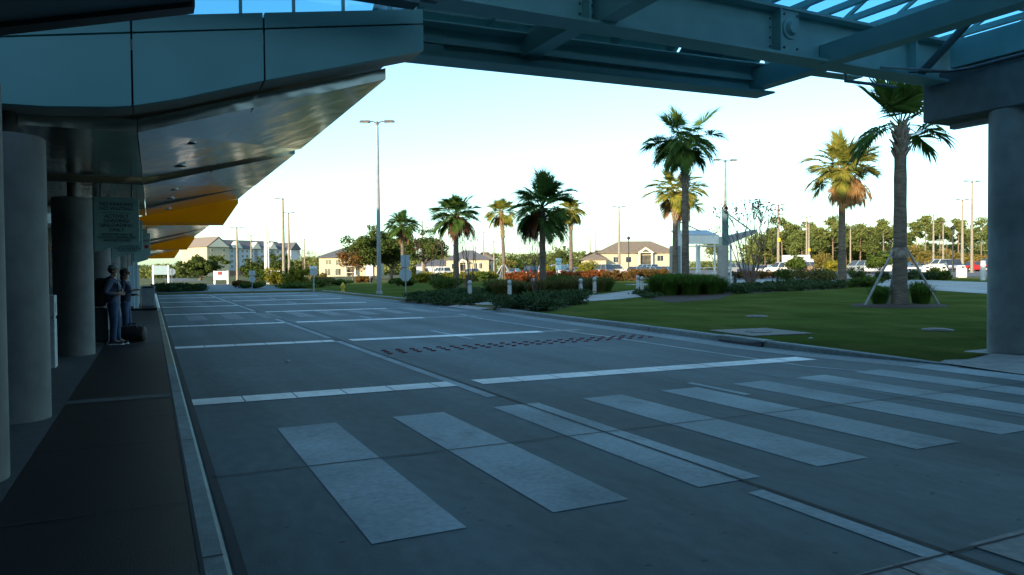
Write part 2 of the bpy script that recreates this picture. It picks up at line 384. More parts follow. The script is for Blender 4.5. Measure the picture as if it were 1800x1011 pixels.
# kerb line on the right: far part, then the nose at the path, then the near part
KF = [(13.0, 63.5), (12.85, 52), (12.9, 41), (13.0, 34.5), (13.35, 32.6)]
KN = [(13.9, 28.3), (13.05, 27.75), (12.55, 27.1), (12.42, 25.8), (12.13, 22.5), (11.86, 17), (11.51, 13.4), (11.36, 11.8), (11.42, 9.9), (11.61, 8.7), (11.82, 7.7)]
lawnm = MB()
def lawn_from(edge, xs_):                    # rows from the kerb edge out to the right
    m = MB(); n = len(xs_)+1
    for (x, y) in edge:
        kz = min(1, max(.14, (y-7.7)/3.3+.12)); m.v.append((x+.16, y, .125*kz)); m.v += [(x+q, y, h(x+q)+.012) for q in xs_]
    for j in range(len(edge)-1):
        for i in range(n-1): m.f.append((j*n+i, j*n+i+1, (j+1)*n+i+1, (j+1)*n+i))
    return m
def dense(e, st=1.5):
    o = []
    for a, b in zip(e[:-1], e[1:]):
        k = max(1, int(math.hypot(b[0]-a[0], b[1]-a[1])/st))
        o += [(a[0]+(b[0]-a[0])*i/k, a[1]+(b[1]-a[1])*i/k) for i in range(k)]
    return o+[e[-1]]
lq = [.8, 2, 4, 6, 9, 12, 16, 20, 25, 30, 36, 43, 50]
structure("lawn", lawn_from(dense(KN[2:]), lq[:9]), mGRASS, "mown green lawn behind the right kerb")
structure("far_lawn", lawn_from(dense([(13.0, 63.0)]+KF[1:3]+[(12.9, 35.2), (12.9, 27.0)]), lq), mGRASS, "lawn strip beyond the path with the tall lamp post")

road = structure("road", sheet((.36, 13.2, -25, 63.4), 0, 4, lambda x, y: 0), mROAD, "grey concrete terminal road under the canopies")
structure("far_road", sheet((-14, 12.6, 63.2, 92), .012, 4, lambda x, y: gh(x, y)), mROAD, "cross road at the far end of the terminal road")
structure("far_lawn", sheet((12.62, 62, 63.2, 96), .014, 4, lambda x, y: gh(x, y)), mGRASS, "lawn beyond the hydrant")
structure("side_road", sheet((3.2, 10.2, 91, 420), .014, 8, lambda x, y: gh(x, y)), mASPH, "asphalt road leading away to the hotel")
# painted crosswalks (children of the road)
for Y0, Y1, n in ((4.27, 7.93, 9), (27.5, 31.3, 9)):
    for k in range(n):
        x = 1.152+1.237*k
        MB().poly([(x, Y0, .004), (x+.61, Y0, .004), (x+.61, Y1, .004), (x, Y1, .004)]).build("crosswalk_stripe", mSTRIPE if Y0 < 10 else mSTRIPEF, road)
# white bands across the road, made of flush blocks
BANDS = [(2.42, 11.0, 2.42), (10.02, 10.6, 9.55), (17.62, 9.3, 17.2), (24.75, 8.6, 24.6), (31.95, 9.4, 31.8), (39.1, 10.4, 39.0), (45.7, 10.6, 45.6), (53.5, 10.7, 53.4), (60.6, 10.7, 60.5)]
for yl, xe, yr in BANDS:
    m = MB(); x = .40; wd = .47
    while x < xe:
        x2 = min(x+.64, xe)
        if not (3.87 < x+.05 and x < 4.0):
            f = lambda q: yl+(yr-yl)*(q-.4)/(xe-.4)
            a, b = x+.008, x2-.008
            if b > 3.86 and a < 3.86: b = 3.86
            m.poly([(a, f(a)-wd/2, .006), (b, f(b)-wd/2, .006), (b, f(b)+wd/2, .006), (a, f(a)+wd/2, .006)])
        else: x2 = 4.07
        x = x2
    m.build("white_band", mBAND if yl > 5 else mBANDW, road)  # nearest band takes the dark paint: deep shade put into its colour
for yl, xa, xb in ((17.2, 9.3, 10.5), (24.6, 8.6, 10.6), (31.8, 9.4, 10.6)):
    MB().poly([(xa+.05, yl-.2, .006), (xb, yl-.2, .006), (xb, yl+.2, .006), (xa+.05, yl+.2, .006)]).build("worn_band", mBANDW, road)
# joints and edge lines
jm = MB()
def jline(a, b, wd=.022, z=.008):
    jm.add(strip([a, b], wd, z).v, strip([a, b], wd, z).f)
jline((4.04, -20), (4.04, 63), .03); jline((8.35, -20), (8.35, 63), .02)
for y in (2.7, 6.25, 13.5, 21.2, 28.3, 35.5, 42.4, 49.5, 57): jline((.4, y), (11.4 if y < 27 else 12.8, y-.25), .018)
jline((.41, -20), (.41, 63), .06)
jm.build("expansion_joint", mJOINT, road)
for a, b in ((-6, 4.0), (8.6, 17.3), (18.2, 27.0), (33, 60)):
    strip([(3.92, a), (3.92, b)], .15, .0045).build("lane_line", mSTRIPE, road)
for a, b in ((7.15, 8.3), (16.2, 19.1), (25.2, 26.8), (40, 43), (47, 50)):
    strip([(6.88, a), (6.88, b)], .11, .0045).build("lane_dash", mSTRIPE, road)
strip([(10.35, 6.9), (9.72, 8.8), (9.80, 11.5), (9.95, 15), (10.0, 19), (10.12, 23), (10.5, 26)], .10, .0045).build("edge_line", mSTRIPE, road)
strip([(11.2, 33.5), (11.3, 45), (11.3, 62)], .10, .0045).build("edge_line", mSTRIPE, road)

def kerb(name, pts, label, m, wd=.16, ht=.135, taper=None, side=1):
    pts = dense(pts, 1.0); mb = MB(); n = len(pts)
    prof = [(0, -.05), (.018, ht-.03), (.045, ht), (wd, ht), (wd, -.05)]
    for i, p in enumerate(pts):
        a = Vector(pts[max(0, i-1)]); b = Vector(pts[min(n-1, i+1)]); d = (b-a).normalized(); nn = Vector((-d.y, d.x))*side
        k = taper(i/(n-1)) if taper else 1
        for (o, z) in prof: mb.v.append((p[0]+nn.x*o, p[1]+nn.y*o, z*k if z > 0 else z))
    q = len(prof)
    for i in range(n-1):
        for j in range(q-1): mb.f.append((i*q+j, i*q+j+1, (i+1)*q+j+1, (i+1)*q+j))
    mb.f += [tuple(range(q))[::-1], tuple((n-1)*q+j for j in range(q))]
    o = structure(name, mb, m, label); 
    jb = MB()
    for i in range(3, n-1, 3):
        a = Vector(pts[i-1]); b = Vector(pts[i+1]); d = (b-a).normalized(); nn = Vector((-d.y, d.x))*side; p = pts[i]
        k = taper(i/(n-1)) if taper else 1
        c = lambda o, z, s: (p[0]+nn.x*o+d.x*s, p[1]+nn.y*o+d.y*s, z*k)
        jb.poly([c(-.003, .0, -.008), c(-.003, .0, .008), c(.014, ht-.028, .008), c(.014, ht-.028, -.008)])
        jb.poly([c(.043, ht+.003, -.008), c(.043, ht+.003, .008), c(wd, ht+.003, .008), c(wd, ht+.003, -.008)])
    jb.build("kerb_joint", mJOINT, o)
    return o
tp = lambda t: min(1, (1-t)*6+.12)
kerb("kerb", KN, "rounded concrete kerb along the near lawn", mKERB, wd=.2, taper=tp)
kerb("far_kerb", KF[::-1], "concrete kerb along the far lawn strip", mKERB, wd=.18, side=-1)
kerb("sidewalk_kerb", [(.36, -14), (.36, 13.2)], "concrete kerb of the dark sidewalk", mKERB, wd=.145)
kerb("painted_kerb", [(.36, 13.21), (.36, 33.0)], "kerb of the sidewalk with faded yellow paint", mKERBY, wd=.145)
kerb("white_kerb", [(.36, 35.6), (.36, 62)], "white painted kerb beyond the sidewalk ramp", mWHITE, wd=.145)
# gutter apron on the right, inlet slot
structure("gutter", strip([(11.9, 7.5), (11.69, 8.7), (11.5, 9.9), (11.44, 11.8), (11.59, 13.4), (11.94, 17), (12.2, 22.5), (12.5, 25.8)], .75, .0035, -1), mKERB, "smooth concrete gutter below the kerb")
inl = thing("storm_drain", "dark storm drain slot opening in the right kerb beside the manhole slab", "storm drain", (11.40, 12.0, 0))
MB().hexa([(-.10, -.62, .012), (.05, -.62, .012), (.15, .80, .012), (0.02, .80, .012), (-.012, -.62, .098), (.05, -.62, .098), (.15, .80, .098), (.113, .80, .098)]).build("inlet_opening", mDARK, inl)
MB().hexa([(-.05, -.68, .10), (.2, -.68, .10), (.33, .86, .10), (.06, .86, .10), (-.03, -.68, .142), (.2, -.68, .142), (.33, .86, .142), (.08, .86, .142)]).build("inlet_hood", mKERB, inl, bevel=.012)

# sidewalk on the terminal side
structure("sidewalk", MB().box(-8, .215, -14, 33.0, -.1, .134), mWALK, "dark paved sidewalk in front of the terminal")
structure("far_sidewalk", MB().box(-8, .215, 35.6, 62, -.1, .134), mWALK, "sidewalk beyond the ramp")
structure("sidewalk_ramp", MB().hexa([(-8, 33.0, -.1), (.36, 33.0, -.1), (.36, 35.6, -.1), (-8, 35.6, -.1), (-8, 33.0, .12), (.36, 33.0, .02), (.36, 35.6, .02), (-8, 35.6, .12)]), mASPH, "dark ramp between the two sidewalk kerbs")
wb = MB()
for y in (2.4, 9.9, 17.5, 24.7): wb.poly([(-1.6, y-.14, .138), (.205, y-.14, .138), (.205, y+.14, .138), (-1.6, y+.14, .138)])
structure("sidewalk_bands", wb, mWALKB, "paler concrete bands across the sidewalk")
structure("column_plinth_strip", MB().poly([(-2.0, -10, .1415), (-.90, -10, .1415), (-.90, 32.9, .1415), (-2.0, 32.9, .1415)]), mWALKB, "concrete strip the columns stand on")
wj = MB()
for y in (1.2, 3.9, 5.2, 7.2, 8.5, 11.8, 13.6, 15.6, 19.5, 21.4, 23, 26.5, 28.5, 30.5):
    wj.poly([(-.9, y-.008, .139), (.21, y-.008, .139), (.21, y+.008, .139), (-.9, y+.008, .139)])
wj.poly([(.195, -10, .1395), (.216, -10, .1395), (.216, 33, .1395), (.195, 33, .1395)])
structure("sidewalk_joints", wj, mJOINT, "dark joints between the sidewalk slabs")

# concrete apron under the right column, path, plaza, parking
am = MB()
for yb, row in ((-8, ((11.68, .012), (12.9, .10), (24, .145))), (6.6, ((11.70, .012), (12.9, .11), (24, .145))), (7.9, ((11.84, .03), (12.95, .14), (24, .147)))):
    for x, z in row: am.v.append((x, yb+(.25 if yb > 7 and x > 12 else 0), z))
for j in range(2):
    for i in range(2): am.f.append((j*3+i, j*3+i+1, j*3+i+4, j*3+i+3))
structure("column_apron", am, mPATH, "concrete apron the right column stands on")
hz = lambda o: (lambda x, y: h(x, y)+o)
structure("path", strip(dense([(12.2, 29.9), (13.5, 29.9), (16, 30.6), (20, 32.0), (24.5, 34.6), (30, 38.5), (36, 42.2), (44, 45)], 2), 3.6, lambda x, y: .012 if x < 13 else max(h(x, y)+.03, .132)), mPATH, "pale concrete path from the crosswalk to the shelter")
structure("plaza", sheet((34.5, 49, 38.5, 50), .04, 3, h), mPATH, "concrete plaza in front of the shelter")
structure("access_road", strip(dense([(26, 10), (36, 23.2), (47, 38), (58, 53)], 3), 1, hz(.03)), mPATH, "thin pale kerb edge of the access road")
a1 = MB(); E0 = dense([(25, 4), (35.2, 22.6), (39.0, 29.5), (46, 36)], 2); n = len(E0)
for j, (x, y) in enumerate(E0):
    for i in range(9): q = 18*i/8; a1.v.append((x+q*.83, y+q*.55, h(x+q*.83)+.025))
for j in range(n-1):
    for i in range(8): a1.f.append((j*9+i, j*9+i+1, (j+1)*9+i+1, (j+1)*9+i))
bpy.data.objects.remove(bpy.data.objects["access_road"])
structure("access_road", a1, mPATH, "pale concrete access road behind the lawn on the right")
structure("parking_lot", sheet((48, 190, 44, 175), .03, 6, h), mASPH, "asphalt parking lot full of cars")
structure("hotel_parking", sheet((-40, 60, 110, 150), .02, 10, gh), mFIELD, "grass verge before the hotel")

# manhole slab and covers in the lawn
t = thing("manhole_slab", "square concrete slab with an iron manhole cover beside the storm drain", "manhole", (12.75, 12.9, .135), rad(-8))
MB().box(-.8, .85, -.85, .85, -.1, .022).build("slab", mCOVER, t, bevel=.01)
MB().lathe([(.30, .022), (.30, .034), (.25, .034), (.25, .030), (.02, .032)], n=24).build("cover", mIRON, t)
for nm, p, lab in (("valve_box_cover", at(1330, 558), "pale oval utility cover in the lawn behind the manhole slab"), ("valve_box_cover", at(1648, 582), "small pale utility cover in the lawn nearest the right column")):
    t = thing(nm, lab, "utility cover", (p.x, p.y, h(p.x)+.012))
    MB().lathe([(.34, -.02), (.34, .025), (.30, .035), (.05, .04)], n=20).build("rim", mCOVER, t)
    MB().lathe([(.22, .03), (.22, .048), (.03, .05)], n=16).build("lid", mCOVER, t)

# raised red and white markers in rows across the road
m0 = thing("road_marker", "small raised red and white road marker in the triple rows across the middle lanes", "road marker", (0, 0, 0), 0, "raised red road markers")
MB().hexa([(-.05, -.032, 0), (.05, -.032, 0), (.05, .032, 0), (-.05, .032, 0), (-.044, -.024, .024), (.044, -.024, .024), (.044, .024, .024), (-.044, .024, .024)]).build("red_body", mREDM, m0)
MB().box(-.04, .04, -.01, .023, .0245, .029).build("white_top", mSTRIPE, m0)
first = True
for i in range(22):
    for j in range(3):
        o = m0 if first else dup(m0); first = False
        o.location = (4.25+i*.308+(j-1)*.03*(1-i/11), 14.12+j*.31+.012*i, .0)

# ================================================================ TERMINAL BUILDING (left, out of the light)
tb = thing("terminal_building", "dark terminal front behind the round columns on the left", "building", (-3.2, 0, 0))
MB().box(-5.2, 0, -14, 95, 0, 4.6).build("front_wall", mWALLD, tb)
g = MB()
for y in range(-10, 60, 4): g.box(.0, .03, y+.15, y+3.0, .3, 2.7)
g.build("window", mWIN, tb)
MB().box(-40, -5.25, -35.9, 13, 0, 20).build("main_hall", mBLDG, tb)
MB().box(-40, 70, -60, -36, 0, 14).build("rear_light_block", mBLDG, tb)  # unseen block behind the camera, added to keep sky light off the road
MB().box(-40, -5.25, 13.01, 27, 0, 14.5).build("side_hall", mBLDG, tb)
MB().box(-40, -5.25, 27.01, 62, 0, 12.5).build("far_wing", mBLDG, tb)

# round columns on the sidewalk
def column(y, label, x=-1.285, r=.33, ht=3.03, up=True):
    c = thing("round_column", label, "column", (x, y, .135), 0, "round columns along the sidewalk")
    MB().lathe([(r, 0), (r, ht-.135-.02), (r-.02, ht-.135)], n=36).build("shaft", mCOLM, c, smooth=True)
    MB().lathe([(.075, ht-.135), (.075, ht-.135+.34)], n=12).build("post", mWALLD, c, smooth=True)
    return c
clab = ["round grey column at the left edge of the picture", "wide round grey column, second from the left edge", "round grey column just left of the two waiting people", "round grey column right behind the man in the cap", "round grey column behind the second hanging sign",
        "round grey column by the white notice boards", "round grey column, last but one along the sidewalk", "round grey column at the far end of the sidewalk"]
for y, l in zip((6.45, 9.0, 15.75, 22.5, 29.25, 36.9, 43.6, 50.3), clab): column(y, l)

# ================================================================ FOLDED CANOPIES OVER THE KERB
def lerp(a, b, t): return a+(b-a)*t
def slab(y0, y1, zi0, zo0, zi1, zo1, x0=-.1, x1=2.7, th=.14, xin=-3.15):
    m = MB()
    m.hexa([(x0, y0, zi0), (x1, y0, zo0), (x1, y1, zo1), (x0, y1, zi1), (x0, y0, zi0+th), (x1, y0, zo0+th), (x1, y1, zo1+th), (x0, y1, zi1+th)])
    m.hexa([(xin, y0, zi0), (x0-.012, y0, zi0), (x0-.012, y1, zi1), (xin, y1, zi1), (xin, y0, zi0+th), (x0-.012, y0, zi0+th), (x0-.012, y1, zi1+th), (xin, y1, zi1+th)])
    return m
def canopy(Y, label, detail=True):
    c = thing("entrance_canopy", label, "canopy", (0, Y, 0), 0, "folded canopies along the terminal")
    segs = [(.47, 6.35, 3.17, 4.05, 3.37, 4.06), (6.97, 13.45, 3.30, 4.06, 3.46, 4.10), (13.65, 17.75, 3.38, 4.12, 3.48, 4.13)]
    if not detail: segs[0] = (-8.0,)+segs[0][1:]
    for a in segs: slab(*a).build("soffit", mSOFF, c)
    # recesses between the soffits and the roof above them
    r = MB()
    r.hexa([(-3.15, .1, 3.45), (3.0, .1, 4.5), (2.55, 17.7, 4.32), (-3.15, 17.7, 3.62), (-3.15, .1, 3.55), (3.0, .1, 4.62), (2.55, 17.7, 4.42), (-3.15, 17.7, 3.72)])
    r.build("roof", mLIP, c)
    # teal end fascia in three panels with its top band
    B = [(-3.15, 3.30), (-1.25, 3.285), (-.9, 3.29), (-.6, 3.315), (-.35, 3.335), (-.14, 3.365), (.3, 3.48), (1.17, 3.765), (2.1, 4.04), (3.04, 4.325)]
    zt = lambda x: lerp(3.95, 4.65, (x+1.13)/4.18); zb = lambda x: np.interp(x, [p[0] for p in B], [p[1] for p in B])
    zu = lambda x: np.interp(x, [-3.15, -1.12, -.09, 1.15, 3.04], [3.72, 4.06, 4.30, 4.51, 4.83])
    for x0, x1 in ((-3.15, -.15), (-.13, 1.165), (1.185, 3.04)) if detail else ():
        q = [x0]+[p[0] for p in B if x0 < p[0] < x1]+[x1]
        pts = [(x, 0, zb(x)) for x in q]+[(x1, 0, zt(x1)-.012), (x0, 0, zt(x0)-.012)]
        MB().prism(pts, (0, .1, 0)).build("fascia_panel", mTEAL, c)
        MB().prism([(x0, .01, zt(x0)+.012), (x1, .01, zt(x1)+.012), (x1, .01, zu(x1)), (x0, .01, zu(x0))], (0, .1, 0)).build("top_band", mTEAL, c)
        m = MB()
        for a, b in zip(q[:-1], q[1:]):
            m.hexa([(a, .105, zb(a)+.003), (b, .105, zb(b)+.003), (b, .455, zb(b)-.012), (a, .455, zb(a)-.012), (a, .105, zb(a)+.06), (b, .105, zb(b)+.06), (b, .455, zb(b)+.05), (a, .455, zb(a)+.05)])
        m.build("lip", mLIP, c)
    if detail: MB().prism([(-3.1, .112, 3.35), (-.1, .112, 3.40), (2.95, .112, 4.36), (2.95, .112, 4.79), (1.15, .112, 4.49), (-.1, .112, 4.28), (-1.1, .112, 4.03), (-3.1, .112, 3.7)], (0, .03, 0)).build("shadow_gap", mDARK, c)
    # joints in the soffit
    j = MB()
    def jl(x0, x1, s, w_=.012):
        a = s; z = lambda x, k: lerp(lerp(a[2], a[3], (x+.1)/2.8), lerp(a[4], a[5], (x+.1)/2.8), k)-.003
        j.poly([(x0-w_, a[0], z(x0, 0)), (x0+w_, a[0], z(x0, 0)), (x1+w_, a[1], z(x1, 1)), (x1-w_, a[1], z(x1, 1))])
    for s in segs: jl(1.10, 1.16, s)
    j2 = MB()
    for a in segs:
        k = 1.05
        y = a[0]+k
        while y < a[1]-.3:
            t_ = (y-a[0])/(a[1]-a[0]); zi = lerp(a[2], a[4], t_)-.002; zo = lerp(a[3], a[5], t_)-.002
            j2.poly([(-.08, y-.004, zi), (2.69, y-.004, zo), (2.69, y+.004, zo), (-.08, y+.004, zi)]); y += k
    j.build("soffit_joint", mJOINT, c)
    if detail: j2.build("panel_seam", mLIP, c)
    # recessed lamps
    if detail:
        for (y, s) in ((2.2, 0), (5.2, 0), (9.4, 1), (12.2, 1), (15.6, 2)):
            a = segs[s]; t_ = (y-a[0])/(a[1]-a[0]); x = .42; k = (x+.1)/2.8
            z = lerp(lerp(a[2], a[3], k), lerp(a[4], a[5], k), t_)
            d = MB().lathe([(.16, z+.02), (.16, z-.012), (.135, z-.014), (.13, z+.01)], (x, y), 20).build("downlight", mGREYM, c)
            MB().lathe([(.128, z-.010), (.05, z-.012)], (x, y), 16).build("lamp_recess", mDARK, d)
            MB().ball((x-.06, y-.05, z-.014), (.045, .045, .010), 8, 5).build("lamp_glint", mLENS, d)  # off-centre white bead, a glint put in as colour
    # yellow wing panel at the far end
    yy = 17.82
    MB().prism([(-1.2, yy, 3.17), (2.2, yy, 3.23), (2.69, yy, 3.98), (2.69, yy, 4.13), (-1.2, yy, 3.26)], (0, .09, 0)).build("wing_panel", mYEL, c)
    MB().box(-1.15, 2.2, yy-.004, yy+.0, 3.262, 3.272).build("panel_groove", mLIP, c)
    return c
canopy(8.6, "large near canopy with a teal end fascia and a yellow wing panel behind")
canopy(36.4, "second canopy along the terminal, seen below the first yellow wing panel", False)
canopy(66.5, "farthest canopy along the terminal with the smallest yellow wing panel", False)
# canopy right above the camera
c0 = thing("entrance_canopy", "dark canopy soffit at the upper left corner above the sidewalk", "canopy", (0, 0, 0), 0, "folded canopies along the terminal")
zz = lambda x: 3.04+(x+.74)*.268
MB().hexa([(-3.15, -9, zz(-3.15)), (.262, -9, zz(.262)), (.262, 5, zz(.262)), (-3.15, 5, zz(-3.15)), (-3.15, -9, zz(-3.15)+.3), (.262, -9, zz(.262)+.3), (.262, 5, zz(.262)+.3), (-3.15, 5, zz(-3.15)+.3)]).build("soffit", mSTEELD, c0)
MB().hexa([(-3.15, 5.003, zz(-3.15)-.03), (.275, 5.003, zz(.275)-.03), (.275, 5.15, zz(.275)-.03), (-3.15, 5.15, zz(-3.15)-.03), (-3.15, 5.003, zz(-3.15)+.3), (.275, 5.003, zz(.275)+.3), (.275, 5.15, zz(.275)+.3), (-3.15, 5.15, zz(-3.15)+.3)]).build("end_lip", mBLKM, c0)
# glazed strip standing on the near fascia
gl = thing("clerestory", "strip of pale blue glazing with slim mullions on top of the near teal fascia", "glazing", (0, 8.75, 0))
zf = lambda x: float(np.interp(x, [-3.15, -1.12, -.09, 1.15, 3.04], [3.72, 4.06, 4.30, 4.51, 4.83]))
MB().prism([(-1.5, 0, zf(-1.5)+.005), (2.9, 0, zf(2.9)+.005), (2.9, 0, 5.75), (-1.5, 0, 5.75)], (0, .012, 0)).build("pane", mGLASS, gl)
for x in (-.78, -.2, .37, .945, 1.52, 2.09, 2.67):
    MB().box(x-.016, x+.016, -.05, -.002, zf(x)+.01, 5.75).build("mullion", mSTEEL, gl)
MB().box(-1.5, 2.92, -.05, .05, 5.752, 5.86).build("head_rail", mSTEEL, gl)

# ================================================================ STEEL AND GLASS CANOPY OVER THE ROAD
sc = thing("steel_canopy", "teal steel and glass canopy spanning the road overhead", "canopy", (0, 0, 0))
def ibeam(m, p0, axis, length, z0, dep, fw=.42, tf=.045, tw=.03):
    x, y = p0
    def bx(a0, a1, s0, s1, q0, q1):
        if axis == 'x': m.box(a0, a1, y+s0, y+s1, q0, q1)
        else: m.box(x+s0, x+s1, a0, a1, q0, q1)
    a = x if axis == 'x' else y
    bx(a, a+length, -fw/2, fw/2, z0, z0+tf); bx(a, a+length, -tw/2, tw/2, z0+tf, z0+dep-tf); bx(a, a+length, -fw/2, fw/2, z0+dep-tf, z0+dep)
    return m
ibeam(MB(), (3.02, 8.78), 'x', 10.5, 5.0, .76).build("main_girder", mSTEEL, sc)
for x in (5.42, 5.62, 8.95, 12.2): MB().box(x, x+.03, 8.58, 8.764, 5.046, 5.714).build("stiffener", mSTEEL, sc)
MB().box(9.0, 9.36, 8.60, 8.63, 5.046, 5.714).build("gusset_plate", mSTEEL, sc)
bl = MB().tube([(9.16, 8.602, 5.42), (9.16, 8.57, 5.42)], [.17, .16], 20).tube([(9.16, 8.572, 5.42), (9.16, 8.50, 5.42)], [.12, .085], 20).build("bolt_cap", mSTEEL, sc, smooth=True)
# Y-direction beams framing into the girder
def hss(x, y0, y1, z0, z1, wd): return MB().box(x-wd/2, x+wd/2, y0, y1, z0, z1)
hss(5.52, 8.81, 10.62, 5.05, 5.40, .28).build("cross_beam", mSTEEL, sc)
hss(5.72, -4, 8.75, 5.05, 5.40, .28).build("cross_beam", mSTEEL, sc)
hss(10.42, 8.81, 10.62, 5.03, 5.40, .28).build("cross_beam", mSTEEL, sc)
hss(10.15, -4, 8.75, 4.99, 5.31, .30).build("cross_beam", mSTEEL, sc)
hss(13.25, -4, 8.56, 5.235, 5.72, .30).build("cross_beam", mSTEEL, sc)
MB().tube([(12.55, 8.74, 5.12), (12.55, 7.6, 6.0)], .07, 8).build("brace", mSTEELD, sc)
# eave beam at the far edge: flange, web, ledges and slats with brackets
zl, zr, xl, xr = 4.79, 4.93, 3.12, 10.62
def eave(y0, y1, a, b, xa=xl, xb=xr, slope=True):
    k = lambda x: (zr-zl)*(x-xl)/(xr-xl) if slope else 0
    return MB().hexa([(xa, y0, zl+a+k(xa)), (xb, y0, zl+a+k(xb)), (xb, y1, zl+a+k(xb)), (xa, y1, zl+a+k(xa)), (xa, y0, zl+b+k(xa)), (xb, y0, zl+b+k(xb)), (xb, y1, zl+b+k(xb)), (xa, y1, zl+b+k(xa))])
eave(10.32, 10.80, 0, .035).build("eave_flange", mSTEEL, sc)
eave(10.63, 10.66, .036, .26).build("eave_web", mSTEEL, sc)
eave(10.52, 10.66, .262, .285).build("eave_ledge", mSTEEL, sc)
eave(10.58, 10.72, .287, .50).build("eave_web", mSTEEL, sc)
eave(10.30, 10.60, .502, .525, xb=13.0, xa=3.0).build("eave_ledge", mSTEEL, sc)
eave(10.36, 10.42, .66, .74, xb=13.4, xa=3.0).build("eave_slat", mSTEEL, sc)
eave(10.12, 10.18, .80, .88, xb=13.4, xa=3.0).build("eave_slat", mSTEEL, sc)
eave(9.88, 9.94, .94, 1.02, xb=13.4, xa=3.0).build("eave_slat", mSTEEL, sc)
MB().prism([(3.0, 10.74, 5.42), (3.0, 10.80, 5.42), (3.0, 9.56, 6.42), (3.0, 9.50, 6.42)], (5.6, 0, .1)).prism([(8.602, 10.74, 5.40), (8.602, 10.80, 5.40), (8.602, 10.25, 5.86), (8.602, 10.19, 5.86)], (1.9, 0, .04)).build("eave_soffit", mSTEEL, sc)
for i in range(9):
    x = 3.6+i*1.17
    k = (zr-zl)*(x-xl)/(xr-xl)+zl
    MB().prism([(x, 10.55, k+.53), (x, 10.62, k+.75), (x, 9.6, k+1.08), (x, 9.6, k+.92)], (.035, 0, 0)).build("bracket", mSTEEL, sc)
# transverse plate closing the eave beam to the near fascia, and the small white box lamp there
MB().box(3.06, 3.10, 8.9, 10.75, 4.84, 5.5).build("end_plate", mTEAL, sc)
MB().box(3.10, 4.05, 10.55, 10.575, 4.86, 5.28).build("end_plate", mTEAL, sc)
# purlins along the road, cross members and sloping glass
for x in [3.3+.66*i for i in range(25)]:
    MB().box(x-.045, x+.045, -4, 9.8, 5.99, 6.09).build("purlin", mSTEEL, sc)
for y in (7.7, 6.3, 4.9, 3.5, 2.1, .7, -1.): MB().box(3.1, 19.5, y-.04, y+.04, 6.11, 6.2).build("cross_member", mSTEEL, sc)
gy0, gz0, gy1, gz1 = 10.3, 5.80, -2.0, 11.9
for i in range(16):
    x = 3.0+1.07*i
    MB().prism([(x-.03, gy0, gz0), (x+.03, gy0, gz0), (x+.03, gy0, gz0+.07), (x-.03, gy0, gz0+.07)], (0, gy1-gy0, gz1-gz0)).build("mullion", mSTEEL, sc)
    if i < 15:
        for k in range(4):
            a, b = k/4, (k+1)/4
            f = lambda t: (lerp(gy0, gy1, t), lerp(gz0, gz1, t))
            (ya, za), (yb, zb_) = f(a+.004), f(b-.004)
            MB().prism([(x+.04, ya, za+.05), (x+1.03, ya, za+.05), (x+1.03, yb, zb_+.05), (x+.04, yb, zb_+.05)], (0, .006, .012)).build("glass_pane" if i > 4 else "shade_roof_panel", mGLASS if i > 4 else mSTEELD, sc)  # first bays are solid and out of view, added to darken the left
for k in range(1, 5):
    ya, za = lerp(gy0, gy1, k/4), lerp(gz0, gz1, k/4)
    MB().box(3.0, 19.5, ya-.03, ya+.03, za-.02, za+.05).build("glazing_bar", mSTEEL, sc)
# unseen roof behind the glazed strip, added to darken the road in front
MB().hexa([(-3.1, -34, 6.3), (26, -34, 6.3), (26, -4.1, 6.3), (-3.1, -4.1, 6.3), (-3.1, -34, 7.0), (26, -34, 7.0), (26, -4.1, 7.0), (-3.1, -4.1, 7.0)]).build("light_block_roof", mSTEELD, sc)
# slim lamp frame hanging from the girder end
m = MB().tube([(11.64, 9.6, 5.30), (11.64, 9.6, 5.10), (13.05, 9.6, 5.13)], .032, 6)
m.build("hanging_rail", mSTEELD, sc)
# dark edge beam at the top, left of the girder
eb = thing("edge_beam", "dark box beam overhead between the near fascia and the girder", "beam", (0, 8, 0))
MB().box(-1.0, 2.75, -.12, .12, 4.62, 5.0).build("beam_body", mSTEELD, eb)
MB().box(2.76, 3.0, -.05, .05, 4.7, 4.95).build("end_bracket", mSTEELD, eb)

# bolts on the plates and thin conduits along the girder and the cap
for x in (5.435, 5.635, 8.965):
    for z in (5.16, 5.30, 5.46, 5.60): MB().tube([(x-.06, 8.763, z), (x-.06, 8.745, z)], .018, 6).build("bolt", mSTEELD, sc)
for x in (9.04, 9.32):
    for z in (5.12, 5.64): MB().tube([(x, 8.60, z), (x, 8.582, z)], .02, 6).build("bolt", mSTEELD, sc)
MB().tube([(5.66, 8.73, 5.09), (8.9, 8.73, 5.09)], .014, 6).build("conduit", mSTEELD, sc)
MB().tube([(11.2, 8.52, 5.03), (12.9, 8.45, 5.14), (13.09, 8.2, 5.16), (13.07, 5.0, 5.17), (13.07, 0, 5.17)], .02, 6).build("conduit", mGREYM, sc)
MB().tube([(11.9, 8.50, 5.02), (12.8, 8.40, 5.10), (13.06, 8.0, 5.11), (13.05, 4.0, 5.12)], .014, 6).build("conduit", mBLKM, sc)
# right column with its long concrete cap beam
rc = thing("pier", "thick round concrete column carrying a dark cap beam at the right edge", "column", (13.47, 7.67, .135))
MB().lathe([(.365, 0), (.365, 4.2)], n=40).build("shaft", mPIER, rc, smooth=True)
MB().box(-.37, .55, -14, 1.41, 4.205, 5.065).build("cap_beam", mCAP, rc, bevel=.02)
MB().box(-.05, .10, -1.2, 1.1, 4.06, 4.14).build("conduit_tray", mGREYM, rc)
